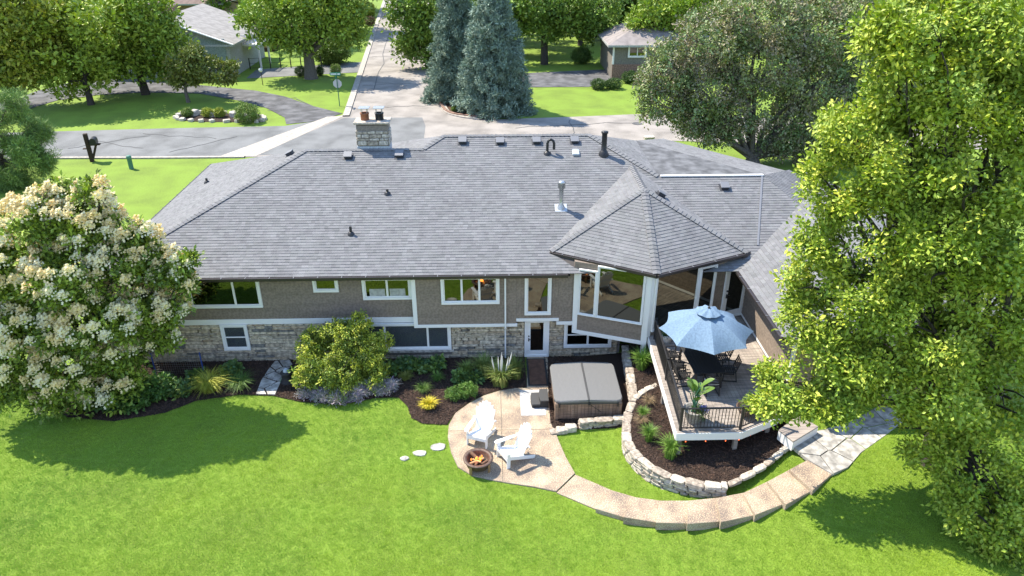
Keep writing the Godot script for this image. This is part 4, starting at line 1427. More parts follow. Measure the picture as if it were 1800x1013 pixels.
# ---------- deck and what stands on it ----------
const DK := 1.85
func deck() -> void:
	var d = thing("deck", "raised deck of grey brown boards with white rim and black metal railing", "deck", Vector3(8.5, 0, -23.5))
	var o = d.position
	var poly = [Vector3(6.52, DK, -26.5), Vector3(6.25, DK, -20.0), Vector3(8.53, DK, -20.0), Vector3(10.0, DK, -20.75), Vector3(10.95, DK, -21.6), Vector3(10.95, DK, -28.1)]
	var p2 = PackedVector2Array()
	for p in poly: p2.append(Vector2(p.x, p.z))
	var x = 6.2
	while x < 10.95:
		for r in Geometry2D.intersect_polygons(p2, PackedVector2Array([Vector2(x, -30), Vector2(x + 0.138, -30), Vector2(x + 0.138, -10), Vector2(x, -10)])):
			var top = []
			for q in r: top.append(Vector3(q.x, DK, q.y) - o)
			if top.size() < 3: continue
			var s = st()
			prism(s, top, 0.03, 0.003)
			obj("deck_board", s, M["deck%d" % (rng.randi() % 4)], d)
		x += 0.145
	var rim = [poly[0], poly[1], poly[2], poly[3], poly[4], Vector3(10.95, DK, -22.4)]
	for i in 5:
		var s = st()
		bar(s, rim[i] + Vector3.DOWN * 0.16 - o, rim[i + 1] + Vector3.DOWN * 0.16 - o, 0.05, 0.3, 0.006)
		obj("rim_board", s, M.white, d)
	for q in [[6.45, -20.25], [6.55, -23.2], [8.45, -20.25], [9.85, -21.0]]:
		var s = st()
		bar(s, Vector3(q[0], DK - 0.2, q[1]) - o, Vector3(q[0], bed_h(q[0]) - 0.3, q[1]) - o, 0.15, 0.15, 0.01)
		obj("deck_post", s, M.deck1, d)
	for q in [[6.6, -20.02], [7.3, -20.02], [8.0, -20.02], [8.48, -20.06], [8.95, -20.3], [9.5, -20.58]]:
		var s = st()
		lathe(s, Vector3(q[0], DK - 0.37, q[1] + 0.03) - o, [[0.0, -0.02], [0.018, -0.012], [0.02, 0.012], [0.0, 0.03]], 10)
		obj("deck_light", s, M.lamp_glow, d)
	# railing
	var pts = [Vector3(6.72, DK, -26.2), Vector3(6.56, DK, -23.2), Vector3(6.40, DK, -20.15), Vector3(8.5, DK, -20.15), Vector3(9.85, DK, -20.85)]
	for p in pts:
		var s = st()
		bar(s, p - o, p + Vector3.UP * 0.98 - o, 0.085, 0.085, 0.008)
		box(s, p + Vector3.UP * 0.99 - o, Vector3(0.12, 0.03, 0.12), Basis(), 0.01)
		obj("railing_post", s, M.black_metal, d)
	for i in 4:
		var a: Vector3 = pts[i] - o
		var b: Vector3 = pts[i + 1] - o
		var s = st()
		bar(s, a + Vector3.UP * 0.92, b + Vector3.UP * 0.92, 0.075, 0.05, 0.012)
		bar(s, a + Vector3.UP * 0.10, b + Vector3.UP * 0.10, 0.04, 0.04, 0.006)
		var rl = obj("railing", s, M.black_metal, d)
		var n = int(a.distance_to(b) / 0.115)
		for k in range(1, n):
			var c = a.lerp(b, float(k) / n)
			s = st()
			bar(s, c + Vector3.UP * 0.10, c + Vector3.UP * 0.9, 0.02, 0.02)
			obj("baluster", s, M.black_metal, rl)
	# one broad step down to the flagstones
	var s = st()
	var c = [Vector3(10.02, 1.55, -20.45), Vector3(10.3, 1.55, -19.8), Vector3(11.5, 1.55, -20.6), Vector3(11.05, 1.55, -21.3)]
	for i in 4: c[i] -= o
	prism(s, c, 0.05, 0.006)
	obj("deck_step", s, M.deck0, d)
	s = st()
	for i in 4: c[i] = c[i] * Vector3(1, 0, 1) * 0.97 + Vector3(c[i].x, 0, c[i].z) * 0.03 + Vector3.UP * (1.498)
	prism(s, c, 0.36)
	obj("step_riser", s, M.white, d)
	# dining table
	var tc = Vector3(7.95, DK, -23.6)
	var t = thing("dining_table", "long charcoal slatted dining table under the blue parasol", "table", tc, 0.06)
	for k in 9:
		s = st()
		box(s, Vector3(-0.52 + k * 0.13, 0.73, 0), Vector3(0.122, 0.03, 2.15), Basis(), 0.004)
		obj("table_slat", s, M.rubber, t)
	s = st()
	for sg in [-1.0, 1.0]:
		box(s, Vector3(0, 0.68, sg * 0.9), Vector3(1.1, 0.06, 0.06))
		box(s, Vector3(sg * 0.5, 0.68, 0), Vector3(0.05, 0.06, 2.0))
	obj("table_frame", s, M.black_metal, t)
	for sx in [-1.0, 1.0]:
		for sz in [-1.0, 1.0]:
			s = st()
			bar(s, Vector3(sx * 0.5, 0, sz * 1.0), Vector3(sx * 0.48, 0.7, sz * 0.92), 0.07, 0.07, 0.006)
			obj("leg", s, M.black_metal, t)
	# chairs
	var ch = dining_chair("charcoal metal dining chair on the house side end of the railing row", tc + Vector3(-0.95, 0, -0.75), PI * 0.5 + 0.06)
	copy(ch, tc + Vector3(-0.93, 0, -0.05), PI * 0.5 + 0.02, "charcoal metal dining chair in the middle of the row along the railing", "dining chairs")
	copy(ch, tc + Vector3(-0.88, 0, 0.65), PI * 0.5 + 0.1, "charcoal metal dining chair beside the large leafy planter", "dining chairs")
	copy(ch, tc + Vector3(0.98, 0, -0.5), -PI * 0.5, "charcoal metal dining chair mostly hidden under the parasol", "dining chairs")
	copy(ch, tc + Vector3(1.02, 0, 0.35), -PI * 0.5 - 0.1, "charcoal metal dining chair standing clear on the wall side of the table", "dining chairs")
	var hc = copy(ch, tc + Vector3(0.1, 0, 1.25), PI + 0.05, "charcoal dining chair with cream seat pad at the table end", "dining chairs")
	s = st()
	box(s, Vector3(0, 0.47, 0.02), Vector3(0.44, 0.05, 0.42), Basis(), 0.02)
	obj("seat_pad", s, M.cushion, hc)
	# parasol
	var u = thing("parasol", "light blue octagonal parasol open over the dining table", "parasol", tc + Vector3(0.06, 0.0, -0.1))
	s = st()
	tube(s, [Vector3(0, 0, 0), Vector3(0, 2.75, 0)], [0.028], 10)
	obj("pole", s, M.black_metal, u)
	s = st()
	lathe(s, Vector3.ZERO, [[0.28, 0.0], [0.28, 0.05], [0.06, 0.09], [0.05, 0.3]], 20)
	obj("base", s, M.black_metal, u)
	var R = 1.78
	var tip = Vector3(0, 2.72, 0)
	for k in 8:
		var a0 = TAU * (k + 0.12) / 8.0
		var a1 = TAU * (k + 1.12) / 8.0
		var e0 = Vector3(cos(a0) * R, 1.93, sin(a0) * R)
		var e1 = Vector3(cos(a1) * R, 1.93, sin(a1) * R)
		s = st()
		s.set_smooth_group(1)
		var rows = 7
		for i in rows:
			for j in 6:
				var v = []
				for cc in [[0, 0], [1, 0], [1, 1], [0, 1]]:
					var r: float = 0.2 + 0.8 * (i + cc[0]) / rows
					var f: float = (j + cc[1]) / 6.0
					var q = tip.lerp(e0, r).lerp(tip.lerp(e1, r), f)
					q += (Vector3(-q.x, 0, -q.z) * 0.085 + Vector3.DOWN * 0.05) * sin(f * PI) * r * r + Vector3.UP * 0.10 * sin(r * PI)
					v.append(q)
				quad(s, v[0], v[1], v[2], v[3], Vector3.UP)
		obj("canopy_panel", s, M.canvas, u)
		s = st()
		bar(s, tip + Vector3.DOWN * 0.12, e0 + Vector3.DOWN * 0.02, 0.018, 0.018)
		obj("rib", s, M.black_metal, u)
	s = st()
	s.set_smooth_group(1)
	for k in 32:
		var a0 = TAU * k / 32.0
		var a1 = TAU * (k + 1) / 32.0
		var w0 = 0.03 * cos(a0 * 8.0)
		var w1 = 0.03 * cos(a1 * 8.0)
		quad(s, Vector3(0, 2.86, 0), Vector3(cos(a0) * 0.22, 2.82 + w0 * 0.6, sin(a0) * 0.22), Vector3(cos(a1) * 0.22, 2.82 + w1 * 0.6, sin(a1) * 0.22), Vector3(0, 2.86, 0), Vector3.UP)
		quad(s, Vector3(cos(a0) * 0.22, 2.82 + w0 * 0.6, sin(a0) * 0.22), Vector3(cos(a0) * (0.47 + w0), 2.70 + w0, sin(a0) * (0.47 + w0)), Vector3(cos(a1) * (0.47 + w1), 2.70 + w1, sin(a1) * (0.47 + w1)), Vector3(cos(a1) * 0.22, 2.82 + w1 * 0.6, sin(a1) * 0.22), Vector3.UP)
	obj("vent_cap", s, M.canvas, u)
	s = st()
	lathe(s, Vector3(0, 2.85, 0), [[0.05, 0.0], [0.05, 0.05], [0.0, 0.08]], 10)
	obj("finial", s, M.black_metal, u)
	# planters
	var bp = thing("leafy_planter", "stone planter with tall paddle leaved plant and blue flowers in the deck corner", "planter", Vector3(6.98, DK, -20.65))
	s = st()
	lathe(s, Vector3.ZERO, [[0.22, 0.0], [0.3, 0.25], [0.36, 0.48], [0.39, 0.5], [0.39, 0.55], [0.33, 0.55], [0.3, 0.45], [0.0, 0.45]], 20)
	obj("pot", s, M.pot_stone, bp)
	s = st()
	for k in 9: limb(s, Vector3(0, 0.45, 0) + Vector3(rng.randfn(), 0, rng.randfn()) * 0.05, Vector3(rng.randfn() * 0.16, rng.randf_range(1.1, 1.5), rng.randfn() * 0.16), 0.03, 0.014, 0.05, 6)
	obj("stems", s, M.post_green, bp)
	for k in 11:
		var a = TAU * k / 11.0 + rng.randf() * 0.4
		var el = rng.randf_range(0.25, 1.25)
		paddle(bp, Vector3(cos(a) * 0.12, rng.randf_range(0.95, 1.5), sin(a) * 0.12), Vector3(cos(a) * cos(el), sin(el), sin(a) * cos(el)), rng.randf_range(0.5, 0.78))
	foliage("trailing_leaves", bp, [[Vector3(0.2, 0.42, 0.1), Vector3(0.28, 0.32, 0.28), 60], [Vector3(-0.1, 0.55, 0.2), Vector3(0.3, 0.15, 0.25), 40]], leaf_clump("small", 14, 0.07, 0.04, 0.09), M.leaf, [Color(0.05, 0.11, 0.02), Color(0.09, 0.15, 0.03)], 0.8)
	foliage("blue_flowers", bp, [[Vector3(-0.26, 0.72, 0.12), Vector3(0.16, 0.14, 0.16), 26], [Vector3(0.26, 0.68, 0.18), Vector3(0.14, 0.12, 0.14), 22]], leaf_clump("small", 14, 0.07, 0.04, 0.09), M.petal, [Color(0.12, 0.14, 0.5), Color(0.2, 0.22, 0.6)], 0.6)
	foliage("red_flowers", bp, [[Vector3(0.0, 0.66, 0.25), Vector3(0.12, 0.08, 0.1), 10]], leaf_clump("small", 14, 0.07, 0.04, 0.09), M.petal, [Color(0.4, 0.04, 0.05)], 0.5)
	var wp = thing("white_planter", "round white planter with low green plants by the bay window", "planter", Vector3(7.2, DK, -26.0))
	s = st()
	lathe(s, Vector3.ZERO, [[0.17, 0.0], [0.24, 0.2], [0.26, 0.36], [0.22, 0.36], [0.2, 0.3], [0.0, 0.3]], 20)
	obj("pot", s, M.pot_white, wp)
	foliage("plants", wp, [[Vector3(0, 0.42, 0), Vector3(0.27, 0.16, 0.27), 50], [Vector3(0.4, 0.2, 0.1), Vector3(0.2, 0.3, 0.2), 30]], leaf_clump("small", 14, 0.07, 0.04, 0.09), M.leaf, [Color(0.06, 0.14, 0.03), Color(0.2, 0.24, 0.12)], 0.9)
	var rpn = thing("bowl_planter", "wide dark bowl planter with lime green plant at the railing bend", "planter", Vector3(8.95, DK, -20.95))
	s = st()
	lathe(s, Vector3.ZERO, [[0.15, 0.0], [0.26, 0.14], [0.36, 0.34], [0.38, 0.36], [0.33, 0.36], [0.28, 0.28], [0.0, 0.28]], 20)
	obj("pot", s, M.steel_rust, rpn)
	foliage("plants", rpn, [[Vector3(0, 0.42, 0), Vector3(0.3, 0.15, 0.3), 40], [Vector3(0.05, 0.7, 0), Vector3(0.16, 0.25, 0.16), 26]], leaf_clump("small", 14, 0.07, 0.04, 0.09), M.leaf, [Color(0.16, 0.25, 0.03), Color(0.09, 0.17, 0.03)], 0.9)
func paddle(parent: Node3D, p: Vector3, dir: Vector3, l: float) -> void:
	var s = st()
	s.set_smooth_group(1)
	var side = dir.cross(Vector3.UP).normalized()
	var up = side.cross(dir)
	var prev = []
	for i in 8:
		var t = i / 7.0
		var w = l * 0.21 * pow(sin(PI * clampf(t * 0.93 + 0.05, 0, 1)), 0.6)
		var c = p + dir * l * t - Vector3.UP * 0.25 * l * t * t
		var row = [c + side * w + up * w * 0.3, c, c - side * w + up * w * 0.3]
		if i > 0:
			quad(s, prev[0], prev[1], row[1], row[0], up); quad(s, prev[1], prev[2], row[2], row[1], up)
		prev = row
	s.generate_normals()
	var m = M.paddle_leaf if M.has("paddle_leaf") else mat("paddle_leaf", Color(0.13, 0.22, 0.035), 0.35, "soft", 3.0)
	m.backlight_enabled = true
	m.backlight = Color(0.25, 0.4, 0.05)
	inst("leaf", s.commit(), m, parent)
func dining_chair(label: String, at: Vector3, turn: float) -> Node3D:   # faces +z
	var c = thing("dining_chair", label, "chair", at, turn, "dining chairs")
	for k in 6:
		var s = st()
		box(s, Vector3(0, 0.44, -0.2 + k * 0.08), Vector3(0.46, 0.02, 0.065), Basis(), 0.004)
		obj("seat_slat", s, M.black_metal, c)
	for k in 5:
		var s = st()
		box(s, Vector3(0, 0.56 + k * 0.085, -0.25 - k * 0.022), Vector3(0.44, 0.06, 0.018), Basis(Vector3.RIGHT, -0.25), 0.004)
		obj("back_slat", s, M.black_metal, c)
	for sx in [-1.0, 1.0]:
		var s = st()
		bar(s, Vector3(sx * 0.24, 0, 0.24), Vector3(sx * 0.24, 0.65, 0.22), 0.035, 0.035, 0.004)
		obj("leg", s, M.black_metal, c)
		s = st()
		bar(s, Vector3(sx * 0.24, 0, -0.28), Vector3(sx * 0.24, 0.44, -0.2), 0.035, 0.035, 0.004)
		bar(s, Vector3(sx * 0.24, 0.44, -0.2), Vector3(sx * 0.24, 0.95, -0.35), 0.035, 0.035, 0.004)
		obj("leg", s, M.black_metal, c)
		s = st()
		bar(s, Vector3(sx * 0.24, 0.65, 0.26), Vector3(sx * 0.24, 0.66, -0.27), 0.055, 0.025, 0.006)
		bar(s, Vector3(sx * 0.24, 0.42, 0.23), Vector3(sx * 0.24, 0.42, -0.21), 0.03, 0.035)
		bar(s, Vector3(sx * 0.24, 0.03, 0.24), Vector3(sx * 0.24, 0.03, -0.28), 0.03, 0.025)
		obj("armrest", s, M.black_metal, c)
	return c

# ---------- patio ----------
func adirondack(label: String, at: Vector3, turn: float) -> Node3D:   # faces +z
	var c = thing("adirondack_chair", label, "chair", at, turn, "adirondack chairs")
	var W = 0.60
	for k in 6:   # seat slats falling towards the back
		var s = st()
		var t = k / 5.0
		box(s, Vector3(0, lerpf(0.40, 0.24, t), lerpf(0.36, -0.18, t)), Vector3(W, 0.025, 0.105), Basis(Vector3.RIGHT, -0.28), 0.006)
		obj("seat_slat", s, M.chair_white, c)
	var n = 7
	for k in n:   # fan of back slats with an arched top
		var f = (k - 3) / 3.0
		var l = 1.02 - 0.24 * f * f
		var a = Vector3(f * 0.22, 0.22, -0.18)
		var dir = Vector3(f * 0.10, 0.92, -0.38).normalized()
		var s = st()
		bar(s, a, a + dir * l, 0.088, 0.022, 0.006, Vector3(0, 0.38, 0.92))
		obj("back_slat", s, M.chair_white, c)
	for sx in [-1.0, 1.0]:
		var s = st()
		bar(s, Vector3(sx * 0.33, 0, 0.38), Vector3(sx * 0.33, 0.58, 0.36), 0.04, 0.12, 0.006, Vector3.BACK)
		obj("leg", s, M.chair_white, c)
		s = st()
		bar(s, Vector3(sx * 0.285, 0.36, 0.42), Vector3(sx * 0.285, 0.03, -0.62), 0.035, 0.12, 0.006)
		obj("leg", s, M.chair_white, c)
		s = st()
		var arm = []
		for q in [[0.0, 0.50], [0.12, 0.50], [0.145, 0.40], [0.13, 0.0], [0.09, -0.34], [0.03, -0.36], [0.0, -0.1]]: arm.append(Vector3(sx * (0.27 + q[0]), 0.615, q[1]))
		prism(s, arm, 0.028, 0.006)
		obj("armrest", s, M.chair_white, c)
	var s = st()
	box(s, Vector3(0, 0.33, 0.42), Vector3(W + 0.04, 0.13, 0.025), Basis(), 0.005)
	obj("front_apron", s, M.chair_white, c)
	s = st()
	box(s, Vector3(0, 0.585, -0.35), Vector3(0.82, 0.06, 0.03), Basis(), 0.005)
	box(s, Vector3(0, 0.95, -0.51), Vector3(0.52, 0.06, 0.025), Basis(Vector3.RIGHT, -0.39), 0.005)
	obj("back_rail", s, M.chair_white, c)
	c.scale = Vector3.ONE * 1.14
	return c
func patio_things() -> void:
	var a = adirondack("white adirondack chair standing behind the fire pit", gy(846, 772, 0.05), -0.36)
	copy(a, gy(903, 806, 0.05), -1.08, "white adirondack chair turned sideways, to the right of the fire pit", "adirondack chairs", 1.14)
	# fire pit
	var f = thing("fire_pit", "round rusty steel fire pit bowl with burning logs on the patio", "fire pit", gy(841, 822, 0.05))
	var s = st()
	lathe(s, Vector3.ZERO, [[0.30, 0.12], [0.42, 0.16], [0.44, 0.40], [0.47, 0.42], [0.54, 0.42], [0.54, 0.45], [0.42, 0.45], [0.40, 0.40], [0.36, 0.22], [0.0, 0.19]], 36)
	obj("bowl", s, M.steel_rust, f)
	for k in 4:
		var t = k * PI / 2 + 0.6
		s = st()
		bar(s, Vector3(cos(t) * 0.47, 0, sin(t) * 0.47), Vector3(cos(t) * 0.47, 0.41, sin(t) * 0.47), 0.12, 0.03, 0.004, Vector3(cos(t), 0, sin(t)))
		obj("leg", s, M.gold_wood, f)
	s = st()
	lathe(s, Vector3(0, 0.2, 0), [[0.37, 0.0], [0.3, 0.035], [0.12, 0.05], [0.0, 0.04]], 20)
	obj("ash_bed", s, M.ash, f)
	for q in [[-0.28, 0.44, -0.3, 0.02, 0.34, -0.02, 0.07], [-0.3, 0.27, 0.12, 0.2, 0.33, -0.1, 0.05], [-0.1, 0.29, 0.25, 0.1, 0.3, -0.28, 0.055], [0.12, 0.3, 0.2, 0.33, 0.32, 0.02, 0.06], [-0.2, 0.28, -0.12, 0.1, 0.36, 0.14, 0.04]]:
		s = st()
		tube(s, [Vector3(q[0], q[1], q[2]), Vector3(q[3], q[4], q[5])], [q[6], q[6] * 0.9], 9)
		obj("log", s, M.log_bark if q[6] > 0.052 else M.log_wood, f)
	for k in 7:
		var c = Vector3(rng.randfn() * 0.1, 0.3, rng.randfn() * 0.1)
		s = st()
		var h = rng.randf_range(0.1, 0.2)
		lathe(s, c, [[0.0, 0.0], [0.03, h * 0.25], [0.018, h * 0.6], [0.0, h]], 7)
		obj("flame", s, M.flame, f)
	var fl = OmniLight3D.new()
	fl.name = "flame_light"
	fl.position = Vector3(0, 0.42, 0)
	fl.light_color = Color(1.0, 0.55, 0.2)
	fl.light_energy = 0.12
	fl.light_size = 0.1
	fl.omni_range = 6.0
	fl.omni_attenuation = 2.0
	fl.shadow_enabled = true
	f.add_child(fl)
	# hot tub
	var x0 = 2.3
	var x1 = 4.98
	var z0 = -25.85
	var z1 = -23.15
	var tb = thing("hot_tub", "square hot tub with grey folding cover and brown wood panelled sides", "hot tub", Vector3((x0 + x1) * 0.5, 0.03, (z0 + z1) * 0.5))
	var hw = (x1 - x0) * 0.5
	var hd = (z1 - z0) * 0.5
	s = st()
	box(s, Vector3(0, 0.4, 0), Vector3(hw * 2.0 - 0.2, 0.8, hd * 2.0 - 0.2))
	obj("shell", s, M.tub_wood1, tb)
	for sd in 4:
		var b = Basis(Vector3.UP, sd * PI / 2)
		var half = (hw if sd % 2 == 0 else hd) - 0.1
		var off = (hd if sd % 2 == 0 else hw) - 0.09
		var n = 18
		for k in n:
			s = st()
			box(s, b * Vector3(-half + (k + 0.5) * half * 2.0 / n, 0.4, off), Vector3(half * 2.0 / n - 0.012, 0.74, 0.03), b, 0.005)
			obj("side_board", s, M["tub_wood%d" % (rng.randi() % 3)], tb)
	for sx in [-1.0, 1.0]:
		for sz in [-1.0, 1.0]:
			s = st()
			box(s, Vector3(sx * (hw - 0.1), 0.4, sz * (hd - 0.1)), Vector3(0.16, 0.8, 0.16), Basis(), 0.05)
			obj("corner_post", s, M.tub_wood1, tb)
	for sx in [-1.0, 1.0]:   # two cover halves, thicker at the fold, with rounded outer corners
		s = st()
		var out = [Vector3(0.012 * sx, 0, -hd), Vector3(sx * (hw - 0.25), 0, -hd), Vector3(sx * (hw - 0.07), 0, -hd + 0.07), Vector3(sx * hw, 0, -hd + 0.25), Vector3(sx * hw, 0, hd - 0.25), Vector3(sx * (hw - 0.07), 0, hd - 0.07), Vector3(sx * (hw - 0.25), 0, hd), Vector3(0.012 * sx, 0, hd)]
		for i in out.size(): out[i].y = 0.97 - 0.05 * absf(out[i].x) / hw
		prism(s, out, 0.10, 0.03)
		var cv = obj("cover_half", s, M.tub_cover, tb)
		s = st()
		for i in out.size() - 1:
			var a0: Vector3 = out[i]
			var a1: Vector3 = out[i + 1]
			var nn = Vector3((a1 - a0).z, 0, -(a1 - a0).x) * -sx
			quad(s, a0 + Vector3.DOWN * 0.06 + nn.normalized() * 0.004, a1 + Vector3.DOWN * 0.06 + nn.normalized() * 0.004, Vector3(a1.x, 0.76, a1.z) + nn.normalized() * 0.006, Vector3(a0.x, 0.76, a0.z) + nn.normalized() * 0.006, nn)
		obj("cover_skirt", s, M.tub_skirt, cv)
	s = st()
	box(s, Vector3(0, 0.978, 0), Vector3(0.07, 0.012, hd * 2.0 + 0.01), Basis(), 0.003)
	obj("cover_seam", s, M.tub_skirt, tb)
	s = st()
	box(s, Vector3(0.02, 0.8, hd + 0.02), Vector3(0.09, 0.12, 0.03), Basis(), 0.01)
	bar(s, Vector3(0.05, 0.76, hd + 0.02), Vector3(0.5, 0.35, hd - 0.06), 0.03, 0.012)
	for sx in [-1.0, 1.0]:
		box(s, Vector3(sx * (hw - 0.2), 0.74, hd + 0.012), Vector3(0.05, 0.2, 0.015))
	obj("strap", s, M.rubber, tb)
	# tub steps
	var ts = thing("tub_steps", "two tier dark plastic steps against the hot tub", "steps", Vector3(1.98, 0.06, -24.35), PI / 2)
	for q in [[0.0, 0.36, 0.14], [0.34, 0.19, -0.02]]:
		s = st()
		var arc = []
		for k in 9:
			var f2 = k / 8.0 - 0.5
			arc.append(Vector3(f2 * 0.82, q[1], -(q[0] + 0.16 + 0.05 * cos(f2 * PI))))
		arc.append(Vector3(0.41, q[1], -(q[0] - 0.17)))
		arc.append(Vector3(-0.41, q[1], -(q[0] - 0.17)))
		prism(s, arc, 0.05, 0.012)
		obj("tread", s, M.tub_skirt, ts)
		s = st()
		for i in arc.size(): arc[i] = Vector3(arc[i].x * 0.94, q[1] - 0.05, arc[i].z * 0.985)
		prism(s, arc, q[1] - 0.05)
		obj("riser", s, M.rubber, ts)
	# door mat
	var dm = thing("door_mat", "long brown coir mat with black rubber border leading to the lower door", "mat", Vector3(1.83, 0.055, -26.55))
	s = st()
	box(s, Vector3(0, 0.006, 0), Vector3(0.86, 0.012, 2.1), Basis(), 0.003)
	obj("border", s, M.rubber, dm)
	s = st()
	box(s, Vector3(0, 0.016, 0), Vector3(0.7, 0.014, 1.92), Basis(), 0.003)
	obj("pile", s, M.coir, dm)
	# stepping stones in the lawn
	for q in [[770, 787, 0.26, "largest flat pale stepping stone in the lawn beside the patio"], [738, 798, 0.22, "middle sized stepping stone in the lawn beside the patio"], [711, 807, 0.15, "smallest stepping stone, farthest into the lawn from the patio"]]:
		var p = gp(q[0], q[1])
		s = st()
		var top = []
		for k in 9:
			var t = TAU * k / 9.0
			top.append(Vector3(cos(t) * q[2] * rng.randf_range(1.0, 1.35), 0.05, sin(t) * q[2] * rng.randf_range(0.7, 0.95)))
		prism(s, top, 0.1, 0.015)
		tag(obj("stepping_stone", s, M.flag1, self, p), q[3], "stone")
	# flagstones of the little path in the left bed
	var fp = thing("flagstone_path", "short path of irregular flagstones through the dark mulch to the house wall", "paving", gp(472, 660))
	var ol = []
	for q in [[448, 693], [484, 694], [494, 672], [500, 655], [515, 640], [510, 632], [482, 634], [470, 650], [458, 668]]: ol.append(gy(q[0], q[1], 0.08) - fp.position)
	crazy(fp, "flagstone", ol, 8, 0.06, 0.03)
	# hose reel
	var hr = thing("hose_reel", "black garden hose reel with pale cap among the bed beside flagstones", "hose reel", gp(506, 672))
	s = st()
	lathe(s, Vector3.ZERO, [[0.3, 0.0], [0.3, 0.1], [0.24, 0.14], [0.22, 0.42], [0.26, 0.5], [0.2, 0.56], [0.0, 0.57]], 18)
	obj("body", s, M.rubber, hr)
	s = st()
	lathe(s, Vector3(0, 0.56, 0), [[0.14, 0.0], [0.13, 0.08], [0.06, 0.13], [0.0, 0.14]], 14)
	obj("cap", s, M.lead, hr)
	s = st()
	tube(s, spline([Vector3(0.2, 0.06, 0.2), Vector3(0.5, 0.05, 0.3), Vector3(0.9, 0.05, 0.15), Vector3(1.2, 0.05, 0.35)], 5), [0.016], 6)
	tube(s, spline([Vector3(-0.2, 0.3, 0.1), Vector3(-0.3, 0.08, 0.1), Vector3(-0.3, 0.05, 0.45), Vector3(-0.45, 0.05, 0.55)], 5), [0.016], 6)
	obj("hose", s, M.hose, hr)
	# wire plant fence with blue posts by the left corner
	var wf = thing("wire_fence", "low wire garden fence with blue posts standing by the stone wall", "fence", gp(318, 660))
	for x in [-1.05, 1.0]:
		s = st()
		tube(s, [Vector3(x, -0.1, 0), Vector3(x, 1.15, 0)], [0.025], 8)
		obj("post", s, M.blue_post, wf)
	s = st()
	for k in 22: bar(s, Vector3(-1.0 + k * 0.093, 0.08, 0), Vector3(-1.0 + k * 0.093, 1.02, 0), 0.006, 0.006)
	for k in 9: bar(s, Vector3(-1.05, 0.1 + k * 0.115, 0), Vector3(1.0, 0.1 + k * 0.115, 0), 0.006, 0.006)
	obj("wire_mesh", s, M.galv, wf)
	# rusty garden ornament by the wall
	var go = thing("garden_ornament", "small rusty metal trellis ornament against the stone wall at the flagstone path", "ornament", gp(497, 632))
	s = st()
	for k in 5: tube(s, spline([Vector3(-0.12 + k * 0.06, 0, 0), Vector3(-0.16 + k * 0.08, 0.4, 0), Vector3((k - 2) * 0.05, 0.75, 0)], 4), [0.012], 5)
	tube(s, [Vector3(-0.16, 0.4, 0), Vector3(0.16, 0.4, 0)], [0.01], 5)
	obj("frame", s, M.terracotta, go)
